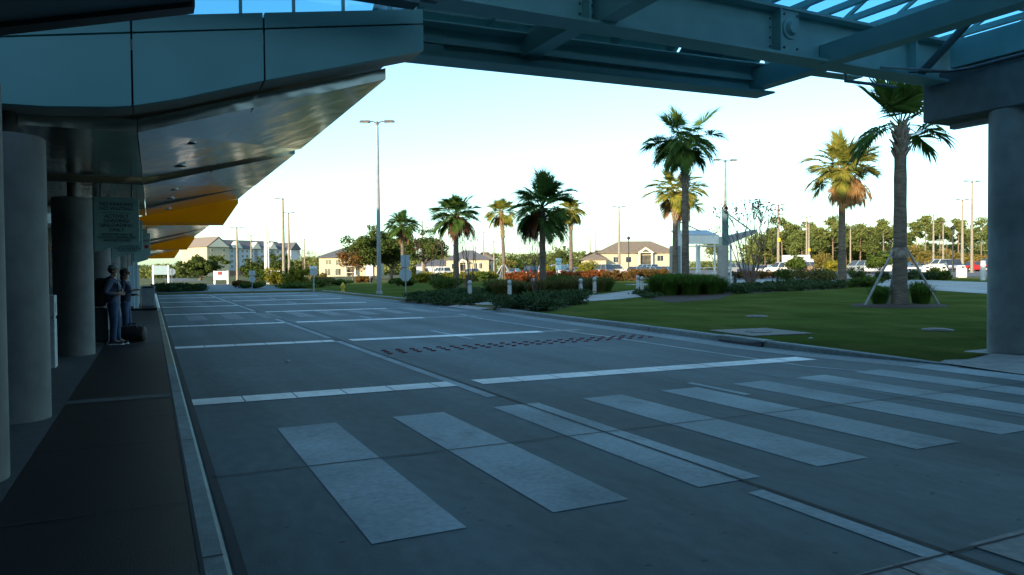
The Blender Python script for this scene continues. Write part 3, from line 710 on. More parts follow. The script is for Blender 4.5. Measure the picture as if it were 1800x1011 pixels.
# a second pier behind the camera carries the rest of the cap
rc2 = thing("pier", "thick round concrete column at the near end of the cap beam", "column", (13.47, -4.5, .1))
MB().lathe([(.365, 0), (.365, 4.235)], n=40).build("shaft", mPIER, rc2, smooth=True)

# ================================================================ HANGING SIGNS
def hang_sign(y, label, lines, x0=-.97, x1=-.19, zt=3.12, zbl=2.06, zbr=2.27, tz=2.98):
    s = thing("hanging_sign", label, "sign", (x0, y, 0))
    W = x1-x0
    MB().prism([(0, 0, zbl), (W, 0, zbr), (W, 0, zt), (0, 0, zt)], (0, .09, 0)).build("panel", mSIGN, s, bevel=.006)
    MB().box(-.02, -.002, -.004, .094, zbl-.01, zt).build("edge_strip", mSTEELD, s)
    for xx in (.12, W-.12): MB().tube([(xx, .045, zt), (xx, .045, 3.35)], .018, 8).build("hanger", mSTEELD, s)
    z = tz
    for (tx, sz, dz) in lines:
        if tx == '-': MB().box(W/2-.27, W/2+.27, -.004, -.001, z-.003, z+.003).build("rule", mINK, s)
        else: text_mesh("lettering", tx, sz, mINK, s, (W/2, -.003, z), (rad(90), 0, 0))
        z -= dz
    return s
L1 = [("NO PARKING", .095, .088), ("NO WAITING", .095, .075), ("-", 0, .07), ("ACTIVELY", .095, .088), ("LOADING/", .095, .088), ("UNLOADING", .095, .088), ("ONLY", .095, .09), ("VIOLATORS WILL BE", .06, .058), ("TICKETED, IMMOBILIZED", .06, .058), ("AND/OR TOWED", .06, .05)]
hang_sign(16.3, "nearest hanging mint sign that says NO PARKING NO WAITING", L1)
hang_sign(23.2, "second hanging mint sign, overlapped by the nearest one", L1)
s3 = hang_sign(30.2, "hanging mint sign with a red ring near the yellow wing panel", [("NO", .11, .13), ("PARKING", .11, .1)], x0=-.55, x1=.0)
MB().tube([(.42, -.003, 2.62), (.42, -.009, 2.62)], .07, 18).build("red_ring", mRED, s3)
hang_sign(37.0, "farthest hanging mint sign above the notice boards", [("LOADING", .1, .12), ("ONLY", .1, .1)], x0=-.75, x1=-.1)

# ================================================================ SIDEWALK FURNITURE
t = thing("litter_bin", "pale square litter bin between the two near columns", "bin", (-1.54, 13.78, .135))
MB().box(-.16, .16, -.16, .16, 0, .78).build("bin_body", mBOLL, t, bevel=.012)
MB().box(-.15, .15, -.15, .15, .781, .82).build("gap_band", mGREYM, t)
MB().box(-.165, .165, -.165, .165, .821, 1.16).build("hood", mBOLL, t, bevel=.012)
MB().box(.166, .17, -.09, .09, .9, 1.04).build("flap", mGREYM, t)
t = thing("litter_bin", "grey square bin on the sidewalk beside the kerb ramp", "bin", (-.12, 38.4, .135))
MB().box(-.27, .27, -.25, .25, 0, .80).build("bin_body", mGREYM, t, bevel=.015)
MB().box(-.29, .29, -.27, .27, .801, .93).build("hood", mGREYM, t, bevel=.015)
MB().box(-.2, .2, -.274, -.271, .83, .90).build("flap", mBLKM, t)
for (x, y, lab, hh, wd) in ((-.60, 35.6, "tall slim notice board nearest the two people", 2.05, .10), (-.72, 37.8, "wider notice board behind the slim one", 1.85, .34), (-.62, 41.0, "notice board beside the grey bin", 1.9, .12)):
    t = thing("notice_board", lab, "notice board", (x, y, .135), rad(12), "white notice boards on the sidewalk")
    MB().box(-wd/2, wd/2, -.02, .02, .02, hh).build("board", mLBLUE, t)
    for sx in (-1, 1): MB().box(sx*(wd/2+.022)-.02, sx*(wd/2+.022)+.02, -.03, .03, 0, hh+.03).build("post", mWHITE, t)

# ================================================================ VEGETATION BUILDERS
def fan_leaf(rng, V, base, dirv, upv, fanr, nl, droop, spread=2.0, wd=.04):
    # a costapalmate leaf: the costa arches over, leaflets leave it all along and hang at the tips
    side = np.cross(dirv, upv); side /= np.linalg.norm(side); dn = np.array([0, 0, -1.])
    cl = fanr*.42; hor = math.sqrt(max(.05, 1-dirv[2]**2)); tw = rng.normal()*.25
    for i in range(nl):
        t = (i/(nl-1)-.5)*2; s = (1-abs(t))**.8
        b0 = base+dirv*cl*s+dn*cl*.55*s*s*droop*hor
        tan = dirv+dn*1.1*s*droop*hor; tan /= np.linalg.norm(tan)
        a = t*spread*(.62+.38*abs(t)); l = fanr*(.92-.25*abs(t)**2)*rng.uniform(.82, 1.1)
        d = tan*math.cos(a)+side*math.sin(a)+upv*(.22*abs(math.sin(a))+tw*math.sin(a)); d /= np.linalg.norm(d)
        dr = droop*rng.uniform(.5, 1.5)
        p1 = b0+d*l*.48; d2 = d+dn*.75*dr; d2 /= np.linalg.norm(d2); p2 = p1+d2*l*.30
        d3 = d2+dn*1.3*dr; d3 /= np.linalg.norm(d3); p3 = p2+d3*l*.28
        wv = np.cross(d, upv); n_ = np.linalg.norm(wv); wv = wv/n_ if n_ > 1e-6 else side
        wv = wv+upv*rng.uniform(-.9, .9); wv /= np.linalg.norm(wv)
        w0, w1, w2 = wd*.45, wd, wd*.55
        V += [b0-wv*w0, b0+wv*w0, p1+wv*w1, p1-wv*w1, p1-wv*w1, p1+wv*w1, p2+wv*w2, p2-wv*w2, p2-wv*w2, p2+wv*w2, p3+wv*.004, p3-wv*.004]
def palm(x, y, ht, label, seed, rt=.19, cr=1.7, nf=34, ndead=10, boots=True, mf=None, mdead=None, greyboot=False, lo=-.55, hi=1.35, fanr=.85, special=None, lean=(0, 0), z=None, baseflare=1.5, wd=.036, droop=1.0, grp="sabal palms on the lawn and by the parking lot"):
    rng = np.random.default_rng(seed); z0 = gh(x, y) if z is None else z
    p = thing("palm_tree", label, "palm", (x, y, z0), 0, grp)
    ct = ht-cr*.62                           # height of the growing point
    pts, rs = [], []
    for i in range(15):
        t = i/14; pts.append((lean[0]*t*t, lean[1]*t*t, -.1+t*(ct+.1))); rs.append(rt*(1+(baseflare-1)*math.exp(-t*9)-.18*t+.03*math.sin(i*2.1)))
    MB().tube(pts, rs, 14).build("trunk", mTRUNKP, p, smooth=True)
    top_ = np.array([lean[0], lean[1], ct])
    if boots:                                # cut leaf bases below the crown
        V = []; bm_ = MB()
        bl_ = boots if boots > 1 else 1.5
        for i in range(int(46*bl_/1.5)):
            t = i/(46*bl_/1.5); zz_ = ct-bl_*(1-t)+.1; a = i*2.4; r0 = rt*.86
            ca, sa = math.cos(a), math.sin(a); ox = lean[0]*(zz_/ct)**2; oy = lean[1]*(zz_/ct)**2
            e = .10+.10*rng.random()
            bm_.hexa([(ox+ca*r0-sa*.055, oy+sa*r0+ca*.055, zz_), (ox+ca*r0+sa*.055, oy+sa*r0-ca*.055, zz_), (ox+ca*(r0+e)+sa*.03, oy+sa*(r0+e)-ca*.03, zz_+.26), (ox+ca*(r0+e)-sa*.03, oy+sa*(r0+e)+ca*.03, zz_+.26),
                      (ox+ca*(r0-.04)-sa*.05, oy+sa*(r0-.04)+ca*.05, zz_+.1), (ox+ca*(r0-.04)+sa*.05, oy+sa*(r0-.04)-ca*.05, zz_+.1), (ox+ca*(r0+e-.03)+sa*.028, oy+sa*(r0+e-.03)-ca*.028, zz_+.29), (ox+ca*(r0+e-.03)-sa*.028, oy+sa*(r0+e-.03)+ca*.028, zz_+.29)])
        bm_.build("leaf_bases", mBOOTG if greyboot else mBOOT, p)
    def fronds(n, e_lo, e_hi, dr, fr, name, m, hang=False, az0=0):
        V = []
        for i in range(n):
            el = e_lo+(e_hi-e_lo)*rng.random()**.95+rng.normal()*.16; az = az0+i*2.39996+rng.normal()*.4
            frond(V, az, el, cr*rng.uniform(.38, .70)*(1 if el < 1.0 else .85), fr*rng.uniform(.75, 1.15), dr*rng.uniform(.7, 1.4))
        if V: qmesh(name, np.array(V), m, p)
    def frond(V, az, el, pl, fr, dr):
        d = np.array([math.cos(az)*math.cos(el), math.sin(az)*math.cos(el), math.sin(el)])
        dn = np.array([0, 0, -1.])
        prev = top_.copy(); cd = d.copy(); st = pl/4; sgn = np.cross(d, dn); sgn /= (np.linalg.norm(sgn)+1e-9)
        for k in range(4):
            cd = cd+dn*.13*dr; cd /= np.linalg.norm(cd); nx_ = prev+cd*st
            uq = np.cross(sgn, cd)*.020; V += [prev-sgn*.022, prev+sgn*.022, nx_+sgn*.018, nx_-sgn*.018, prev-uq, prev+uq, nx_+uq, nx_-uq]; prev = nx_
        up = np.cross(sgn, cd); up = -up if up[2] < 0 else up; up /= np.linalg.norm(up)
        fan_leaf(rng, V, prev, cd, up, fr, 40, .42*dr*(1.25 if el < .2 else .85), 1.95, wd)
    if special:
        V = []
        for az, el, pl, fr, dr in special: frond(V, az, el, pl, fr, dr)
        qmesh("crown", np.array(V), mf or mFROND, p)
    else:
        fronds(nf, lo, hi, droop, fanr, "crown", mf or mFROND)
    if ndead:                                # dead leaves hang in a few ragged bunches
        V = []; cl = rng.uniform(0, 6.28, 4)
        for i in range(ndead):
            frond(V, cl[i % 4]+rng.normal()*.45, rng.uniform(-.9, .4), cr*rng.uniform(.22, .66), fanr*rng.uniform(.5, 1.0), rng.uniform(2.0, 3.6))
        qmesh("dead_fronds", np.array(V), mdead or mDEAD, p)
    return p

def limb_tree(mb, rng, p, d, l, r, lev, tips, bend=.35, split=(2, 3), ratio=.72):
    pts = [p]; rs = [r]; cur = np.array(p, float); dd = np.array(d, float)
    for i in range(3):
        dd = dd+rng.normal(size=3)*bend*.3; dd[2] += .05; dd /= np.linalg.norm(dd); cur = cur+dd*l/3; pts.append(tuple(cur)); rs.append(r*(1-.4*(i+1)/3))
    mb.tube(pts, rs, 7 if lev > 1 else 5)
    if lev <= 0: tips.append(cur); return
    tips.append(cur)
    for k in range(rng.integers(split[0], split[1]+1)):
        nd = dd+rng.normal(size=3)*.62; nd[2] = abs(nd[2])*.6+.12; nd /= np.linalg.norm(nd)
        limb_tree(mb, rng, tuple(cur), nd, l*ratio*rng.uniform(.8, 1.15), r*.58, lev-1, tips, bend, split, ratio)
def broad_tree(name, x, y, ht, wd, label, seed, m=None, nleaf=9000, lsz=.16, trunk=.22, clear=.18, group=None, cat="tree", z=None, bark=None):
    rng = np.random.default_rng(seed); z0 = gh(x, y) if z is None else z
    t = thing(name, label, cat, (x, y, z0), 0, group); tips = []; mb = MB()
    hb = ht*clear
    mb.tube([(0, 0, -.2), (0, 0, hb*.5), (.05, 0, hb)], [trunk*1.25, trunk, trunk*.9], 10)
    for k in range(5):
        a = k*2*math.pi/5+rng.normal()*.3; e = rng.uniform(.45, 1.15)
        limb_tree(mb, rng, (.05, 0, hb*.96), np.array([math.cos(a)*math.cos(e), math.sin(a)*math.cos(e), math.sin(e)]), ht*.28, trunk*.5, 2, tips, ratio=.7)
    mb.build("trunk", bark or mBARK, t, smooth=True)
    tp_ = np.array(tips); lob = []
    for q in tp_:                            # pull clump centres into the crown's outline
        q = q.copy(); rr = math.hypot(q[0], q[1]); k = min(1, wd*.5/max(rr, 1e-6)*.92); q[0] *= k; q[1] *= k; q[2] = min(q[2], ht*.9)
        s = ht*rng.uniform(.07, .13); lob.append((*q, s*1.25, s*1.25, s*.8))
    for k in range(26):
        a = rng.uniform(0, 2*math.pi); rr = wd*.5*math.sqrt(rng.random()); zz = hb*1.15+(ht-hb)*rng.uniform(.12, .92)*math.sqrt(max(.05, 1-(rr/(wd*.56))**2))
        s = ht*rng.uniform(.06, .125); lob.append((rr*math.cos(a), rr*math.sin(a), zz, s*1.3, s*1.3, s*.75))
    C = clump_pts(rng, lob, nleaf); C += rng.normal(size=C.shape)*lsz*.5
    C[:, 2] = np.maximum(C[:, 2], hb*.75)
    qmesh("crown", leaves(rng, C, lsz, .2), m or mOAK, t)
    return t
def pine(x, y, ht, label, seed, wd=None, frac=.45, nleaf=2200, lsz=.42, m=None, group="pines at the far side of the parking lot", name="pine_tree", z=None, tr=None):
    rng = np.random.default_rng(seed); z0 = gh(x, y) if z is None else z
    t = thing(name, label, "tree", (x, y, z0), 0, group); wd = wd or ht*.34; mb = MB(); tr = tr or ht*.014
    ln = rng.normal(size=2)*ht*.012
    mb.tube([(0, 0, -.3), (ln[0]*.5, ln[1]*.5, ht*.5), (ln[0], ln[1], ht*.97)], [tr*1.2, tr*.85, tr*.25], 7)
    lob = []; nb = int(9+rng.integers(0, 6))
    for k in range(nb):
        t_ = (k+.5)/nb; zc = ht*(1-frac)+ht*frac*t_*.95; a = k*2.4+rng.normal()*.4
        rr = wd*.5*(1-.55*t_)*rng.uniform(.35, 1); e = (ln[0]*zc/ht+rr*math.cos(a), ln[1]*zc/ht+rr*math.sin(a), zc+rr*.25)
        mb.tube([(ln[0]*zc/ht, ln[1]*zc/ht, zc-.2), e], [tr*.35, tr*.12], 5)
        s = wd*rng.uniform(.14, .24); lob.append((*e, s*1.25, s*1.25, s*.8))
    lob.append((ln[0], ln[1], ht*.95, wd*.16, wd*.16, wd*.16))
    mb.build("trunk", mBARKP, t, smooth=True)
    C = clump_pts(rng, lob, nleaf); C += rng.normal(size=C.shape)*lsz*.4
    qmesh("crown", leaves(rng, C, lsz, .1), m or mPINE, t)
    return t
def shrub(name, x, y, wd, ht, label, seed, m, n=1200, lsz=.09, group=None, cat="shrub", z=None, conic=False):
    rng = np.random.default_rng(seed); z0 = gh(x, y) if z is None else z; lob = []
    t = thing(name, label, cat, (x, y, z0), 0, group)
    mb = MB()
    for k in range(6):
        a = k*1.05+rng.normal()*.2; r = wd*.28*rng.random()
        mb.tube([(0.03*math.cos(a), .03*math.sin(a), -.05), (r*math.cos(a), r*math.sin(a), ht*.6)], [.02, .008], 5)
    mb.build("stems", mBARK, t)
    for k in range(14):
        a = rng.uniform(0, 6.28); rr = wd*.36*math.sqrt(rng.random()); zz = ht*rng.uniform(.22, .8)
        if conic: rr *= 1.15-zz/ht
        s = wd*rng.uniform(.14, .24)*(1-.4*(zz/ht if conic else 0)); lob.append((rr*math.cos(a), rr*math.sin(a), min(zz, ht-s*.6), s, s, min(s, ht*.28)))
    C = clump_pts(rng, lob, n); C[:, 2] = np.maximum(C[:, 2], .02)
    qmesh("foliage_or_seeds", leaves(rng, C, lsz, .2), m, t); return t
def grass_clump(x, y, wd, ht, label, seed, m=None, n=520, group=None, bw=.011, z=None):
    rng = np.random.default_rng(seed); z0 = gh(x, y) if z is None else z
    t = thing("ornamental_grass", label, "grass clump", (x, y, z0), 0, group)
    V = []
    for i in range(n):
        a = rng.uniform(0, 6.28); r0 = wd*.22*math.sqrt(rng.random()); l = ht*rng.uniform(.75, 1.15); out = wd*.5*rng.uniform(.1, 1.0)
        b = np.array([r0*math.cos(a), r0*math.sin(a), 0]); d = np.array([math.cos(a+rng.normal()*.4), math.sin(a+rng.normal()*.4), 0])
        p1 = b+d*out*.35+np.array([0, 0, l*.55]); p2 = b+d*out*.75+np.array([0, 0, l*.9]); p3 = b+d*out*1.25+np.array([0, 0, l*rng.uniform(.55, 1.0)])
        s = np.array([-d[1], d[0], 0])*bw
        V += [b-s, b+s, p1+s, p1-s, p1-s, p1+s, p2+s*.7, p2-s*.7, p2-s*.7, p2+s*.7, p3+s*.1, p3-s*.1]
    qmesh("blades", np.array(V), m or mGBLADE, t); 
    MB().lathe([(wd*.24, -.05), (wd*.2, .08), (wd*.05, .12)], n=12).build("root_crown", mMULCH, t)
    return t
def ground_cover(name, outline, label, seed, ht=.4, n=5000, lsz=.10, m=None):   # outline: polygon in x,y
    rng = np.random.default_rng(seed); P_ = np.array(outline); lo_, hi_ = P_.min(0), P_.max(0); C = []
    def inside(p):
        c = False; j = len(P_)-1
        for i in range(len(P_)):
            if (P_[i, 1] > p[1]) != (P_[j, 1] > p[1]) and p[0] < (P_[j, 0]-P_[i, 0])*(p[1]-P_[i, 1])/(P_[j, 1]-P_[i, 1])+P_[i, 0]: c = not c
            j = i
        return c
    lob = []
    while len(lob) < n//60:
        p = rng.uniform(lo_, hi_)
        if inside(p): s = rng.uniform(.3, .65); z = gh(p[0], p[1]); lob.append((p[0], p[1], z+ht*rng.uniform(.2, .55), s, s, ht*.45))
    C = clump_pts(rng, lob, n, .8); C[:, 2] = np.maximum(C[:, 2], [gh(c[0], c[1])+.02 for c in C])
    o = qmesh(name, leaves(rng, C, lsz, .35, .35), m or mJUNI, None); tag(o, label, "ground cover", kind="stuff")
    b = MB(); b.poly([(p[0], p[1], gh(p[0], p[1])+.022) for p in outline])
    structure("mulch_bed", b, mMULCH, "brown mulch bed under low planting")
def bare_tree(x, y, ht, wd, label, seed, nst=7, heads=0, group="bare crape myrtles"):
    rng = np.random.default_rng(seed); t = thing("crape_myrtle", label, "small tree", (x, y, gh(x, y)), 0, group); mb = MB(); tips = []
    def grow(p, d, l, r, lev):
        pts = [p]; rs = [r]; c = np.array(p); dd = np.array(d)
        for i in range(4):
            dd = dd+rng.normal(size=3)*.09; dd[2] += .07; dd /= np.linalg.norm(dd); c = c+dd*l/4; pts.append(tuple(c)); rs.append(r*(1-.45*(i+1)/4))
        mb.tube(pts, rs, 6)
        if lev == 0: tips.append((c, dd)); return
        for k in range(2 if lev > 1 else 3):
            nd = dd+rng.normal(size=3)*.28; nd /= np.linalg.norm(nd); grow(tuple(c), nd, l*.62, r*.55, lev-1)
    for k in range(nst):
        a = k*6.28/nst+rng.normal()*.3; e = wd*.5/ht*rng.uniform(.4, 1.1)
        grow((.10*math.cos(a), .10*math.sin(a), -.1), np.array([math.cos(a)*e, math.sin(a)*e, 1.])/math.sqrt(1+e*e), ht*.47, ht*(.0085 if not heads else .0078), 2)
    mb.build("stems", mMYRT, t, smooth=True)
    if heads:
        C = []
        for c, d in tips:
            if rng.random() < .75:
                for k in range(heads): C.append(c+d*rng.uniform(-.25, .4)+rng.normal(size=3)*.06)
        qmesh("foliage_or_seeds", leaves(rng, np.array(C), .07, 0, .8), mSEED, t)  # the dark seed heads at the twig tips, not leaves
    return t

# ================================================================ STREET FURNITURE BUILDERS
def lamp(p, label, ht=11.75, heads=2, rot=0., m=None, rb=.16, arm=.55, sign=None, base=True, grp="tall parking lamp posts"):
    t = thing("street_lamp", label, "lamp post", p, rot, grp)
    MB().tube([(0, 0, -.2), (0, 0, ht*.45), (0, 0, ht-.1)], [rb, rb*.78, rb*.5], 12).build("pole", m or mPOLE, t, smooth=True)
    MB().lathe([(rb*.62, ht-.18), (rb*.62, ht-.02), (rb*.3, ht+.05)], n=12).build("pole_cap", mLHEAD, t)
    for s in ((1, -1) if heads == 2 else (-1,)):
        a = MB().tube([(0, 0, ht-.12), (s*arm*.5, 0, ht+.03), (s*arm, 0, ht+.06)], .04, 6).build("arm", mLHEAD, t)
        x = s*arm; hd = MB()
        hd.hexa([(x-.02*s, -.17, ht-.03), (x+s*.72, -.15, ht+.0), (x+s*.72, .15, ht+.0), (x-.02*s, .17, ht-.03), (x, -.13, ht+.12), (x+s*.62, -.10, ht+.12), (x+s*.62, .10, ht+.12), (x, .13, ht+.12)])
        q = hd.build("lamp_head", mLHEAD, t, bevel=.02)
        MB().box(min(x+s*.1, x+s*.6), max(x+s*.1, x+s*.6), -.11, .11, ht-.05, ht-.034).build("lens", mLENS, q)
    if base: MB().lathe([(rb*1.5, -.1), (rb*1.5, .12), (rb*1.05, .2)], n=16).build("foot", m or mPOLE, t)
    if sign: MB().box(-.24, .24, -rb-.03, -rb, sign, sign+.62).build("number_plate", mYELS, t)
    return t
def bollard(p, label, dark=False, ht=1.0, r=.115):
    m = mBLKM if dark else mBOLL
    t = thing("light_bollard", label, "bollard light", p, 0, "light bollards along the path")
    MB().lathe([(r, -.1), (r, ht*.68), (r*.8, ht*.70)], n=20).build("shaft", m, t, smooth=True)
    lv = MB()
    for k in range(4): lv.lathe([(r*.98, ht*(.715+.032*k)), (r*.62, ht*(.735+.032*k))], n=16)
    lv.build("louvre", m, t); MB().lathe([(r*.5, ht*.70), (r*.5, ht*.85)], n=12).build("lens", mLENS, t)
    MB().lathe([(r*1.02, ht*.845), (r*1.04, ht*.90), (r*.86, ht*.955), (r*.5, ht*.99), (r*.05, ht)], n=20).build("dome", m, t, smooth=True)
    return t
def octa(r): return [(r*math.cos(rad(22.5+45*k)), r*math.sin(rad(22.5+45*k))) for k in range(8)]
def stop_back(p, label, ht=2.1, r=.38, rect=None, rot=0, grp="stop signs seen from behind"):
    t = thing("stop_sign", label, "road sign", p, rot, grp)
    MB().box(-.03, .03, -.012, .018, -.1, ht+r+(rect or 0)).build("post", mGREYM, t)
    MB().prism([(a, .02, ht+b) for a, b in octa(r)], (0, .005, 0)).build("sign_plate", mSIGNB, t)
    MB().prism([(a*.985, .026, ht+b*.985) for a, b in octa(r)], (0, .002, 0)).build("red_face", mRED, t)
    if rect: MB().box(-.28, .28, .02, .024, ht+r+.03, ht+r+.03+rect).build("upper_plate", mSIGNB, t)
    return t

# ================================================================ VEHICLES
PAINT = {}
def paint(name, c, metal=.25):
    return mat("paint_"+name, c, tuple(q*.93 for q in c), rough=.28, metal=metal, scale=1.2, spec=.6)
mTYRE = mat("tyre", (.02, .02, .02), rough=.85); mRIM = mat("rim", (.45, .45, .46), rough=.3, metal=.8)
mTAIL = mat("tail_lamp", (.5, .02, .02), rough=.25); mHEAD = mat("head_lamp", (.75, .76, .76), rough=.15)
KIND = {  # length, half width, belt height, roof height, cabin profile (x at belt rear, roof rear, roof front, belt front), hood z, tail z, wheel r
 'car': (4.6, .88, .88, 1.44, (-1.75, -1.05, .35, 1.15), .82, .90, .32),
 'suv': (4.8, .95, 1.05, 1.80, (-2.25, -2.0, .45, 1.15), 1.05, 1.08, .37),
 'van': (5.0, .98, 1.05, 1.85, (-2.35, -2.15, .75, 1.65), 1.00, 1.08, .36),
 'pickup': (5.4, .97, 1.08, 1.82, (-.55, -.30, .75, 1.35), 1.08, 1.02, .39)}
def vehicle(kind, p, rot, label, pm_, name, cat):
    L_, w, zb, zr, cab, zh, zt, wr = KIND[kind]; t = thing(name, label, cat, p, rot, "vehicles in the parking lot")
    f, r = L_/2, -L_/2; xf, xr_ = f-.85, r+.95; z0 = .24
    def arch(xc): return [(xc+(wr+.07)*math.cos(rad(a)), wr+(wr+.07)*math.sin(rad(a))) for a in (0, 30, 60, 90, 120, 150, 180)]
    prof = [(r+.06, z0+.1), (xr_-wr-.08, z0)]+[(a, b) for a, b in arch(xr_)[::-1]]+[(xr_+wr+.08, z0), (xf-wr-.08, z0)]+[(a, b) for a, b in arch(xf)[::-1]]+[(xf+wr+.08, z0), (f-.03, z0+.08), (f, z0+.3), (f-.06, zh-.12), (f-.35, zh), (cab[3], zb), (cab[0], zb), (r+.12, zt), (r, zt-.15), (r-.0, z0+.35)]
    if kind == 'pickup': prof = prof[:-4]+[(cab[0], zb), (cab[0]-.02, zb-.02), (r+.05, zt), (r, zt-.1), (r, z0+.35)]
    MB().prism([(a, -w, b) for a, b in prof], (0, 2*w, 0)).build("body", pm_, t, bevel=.045)
    cb = MB(); i = .17; a, b, c, d = cab
    cb.hexa([(a+.02, -w+.03, zb-.02), (d-.02, -w+.03, zb-.02), (d-.02, w-.03, zb-.02), (a+.02, w-.03, zb-.02), (b, -w+i, zr), (c, -w+i, zr), (c, w-i, zr), (b, w-i, zr)])
    cb.build("cabin", pm_, t, bevel=.05)
    lrp = lambda p_, q_, k: tuple(p_[j]+(q_[j]-p_[j])*k for j in range(3))
    def pane(A, B, C, D, off, nm="window"):    # inset quad pushed out by off
        ctr = tuple(sum(q[j] for q in (A, B, C, D))/4 for j in range(3)); q = [lrp(u_, ctr, .12) for u_ in (A, B, C, D)]
        q = [tuple(v[j]+off[j] for j in range(3)) for v in q]
        MB().poly(q).build(nm, mWIN, t)
    for s in (-1, 1):
        yb, yt = s*(w-.03), s*(w-i); n = 3 if kind in ('suv', 'van') else (2 if kind == 'car' else 1)
        for k in range(n):
            k0, k1 = k/n, (k+1)/n; xa = lambda q, A, B: A+(B-A)*q
            pane((xa(k0, a, d), yb, zb), (xa(k1, a, d), yb, zb), (xa(k1, b, c), yt, zr), (xa(k0, b, c), yt, zr), (0, s*.012, .004))
        MB().box(f-.10, f-.0, min(s*.5, s*.8), max(s*.5, s*.8), zh-.30, zh-.16).build("headlight", mHEAD, t)
        MB().box(r-.02, r+.06, min(s*(w-.22), s*(w-.02)), max(s*(w-.22), s*(w-.02)), zt-.33, zt-.10).build("tail_light", mTAIL, t)
        MB().hexa([(d-.35, s*w, zb-.02), (d-.20, s*w, zb-.02), (d-.20, s*(w+.17), zb), (d-.35, s*(w+.17), zb), (d-.35, s*w, zb+.13), (d-.22, s*w, zb+.13), (d-.22, s*(w+.17), zb+.13), (d-.35, s*(w+.17), zb+.13)]).build("mirror", pm_, t)
        for xw in (xf, xr_):
            y0 = s*(w-.20); y1 = s*(w+.005)
            wh = MB().tube([(xw, y0, wr), (xw, y1, wr)], wr, 18).build("wheel", mTYRE, t, bevel=.02)
            MB().tube([(xw, y1+s*.001, wr), (xw, y1+s*.012, wr)], [wr*.64, wr*.60], 14).build("rim", mRIM, wh)
    pane((d, -w+.03, zb), (d, w-.03, zb), (c, w-i, zr), (c, -w+i, zr), (.012, 0, .008), "windscreen")
    pane((a, -w+.03, zb), (a, w-.03, zb), (b, w-i, zr), (b, -w+i, zr), (-.012, 0, .008), "rear_window")
    MB().box(r-.05, r+.02, -w+.06, w-.06, .42, .58).build("bumper", mGREYM if kind == 'pickup' else pm_, t, bevel=.02)
    MB().box(f-.03, f+.05, -w+.06, w-.06, .38, .56).build("bumper", mGREYM if kind == 'pickup' else pm_, t, bevel=.02)
    MB().box(r-.055, r-.051, -.26, .26, .62, .76).build("number_plate", mWHITE, t)
    if kind == 'pickup': MB().box(r+.12, cab[0]-.08, -w+.1, w-.1, zt-.5, zt+.003).build("load_bed", mBLKM, t)
    return t

# ================================================================ BUILDINGS
def windows(par, wins, y, mw=None, fr=.07):
    for (x0, x1, z0, z1) in wins:
        m = MB()
        m.box(x0-fr, x1+fr, y-.05, y-.003, z0-fr, z0); m.box(x0-fr, x1+fr, y-.05, y-.003, z1, z1+fr); m.box(x0-fr, x0, y-.05, y-.003, z0, z1); m.box(x1, x1+fr, y-.05, y-.003, z0, z1)
        m.box((x0+x1)/2-.025, (x0+x1)/2+.025, y-.045, y-.003, z0, z1)
        f = m.build("window", mTRIM, par); MB().poly([(x0, y-.012, z0), (x1, y-.012, z0), (x1, y-.012, z1), (x0, y-.012, z1)]).build("pane", mw or mWIN, f)
def hip(m, x0, x1, y0, y1, z, rise, ov=.5, hipx=None):
    x0 -= ov; x1 += ov; y0 -= ov; y1 += ov; ym = (y0+y1)/2; k = hipx if hipx is not None else (y1-y0)/2
    m.add([(x0, y0, z), (x1, y0, z), (x1, y1, z), (x0, y1, z), (x0+k, ym, z+rise), (x1-k, ym, z+rise), (x0, y0, z-.22), (x1, y0, z-.22), (x1, y1, z-.22), (x0, y1, z-.22)],
          [(0, 1, 5, 4), (2, 3, 4, 5), (1, 2, 5), (3, 0, 4), (0, 6, 7, 1), (1, 7, 8, 2), (2, 8, 9, 3), (3, 9, 6, 0), (6, 9, 8, 7)])
    return m
mCREAM = mat("cream_stucco", (.44, .38, .265), (.38, .325, .23), rough=.85, scale=1.5)
mTRIM = mat("cream_trim", (.68, .62, .48), (.60, .55, .43), rough=.7, scale=3)
mROOFB = mat("brown_shingles", (.20, .155, .115), (.13, .10, .08), rough=.9, scale=5, stretch=(.4, 1, 3))
mROOFG = mat("grey_shingles", (.105, .105, .12), (.075, .075, .085), rough=.9, scale=5, stretch=(.4, 1, 3))
mROOFT = mat("tan_shingles", (.23, .18, .15), (.16, .13, .11), rough=.9, scale=5, stretch=(.4, 1, 3))
mBLUEG = mat("shaded_or_grey_siding", (.44, .46, .50), (.38, .40, .44), rough=.8, scale=1.5)  # on the hotel front this blue cast is painted shade
mBRICK = mat("brick_base", (.33, .17, .12), (.24, .12, .09), rough=.9, scale=4)

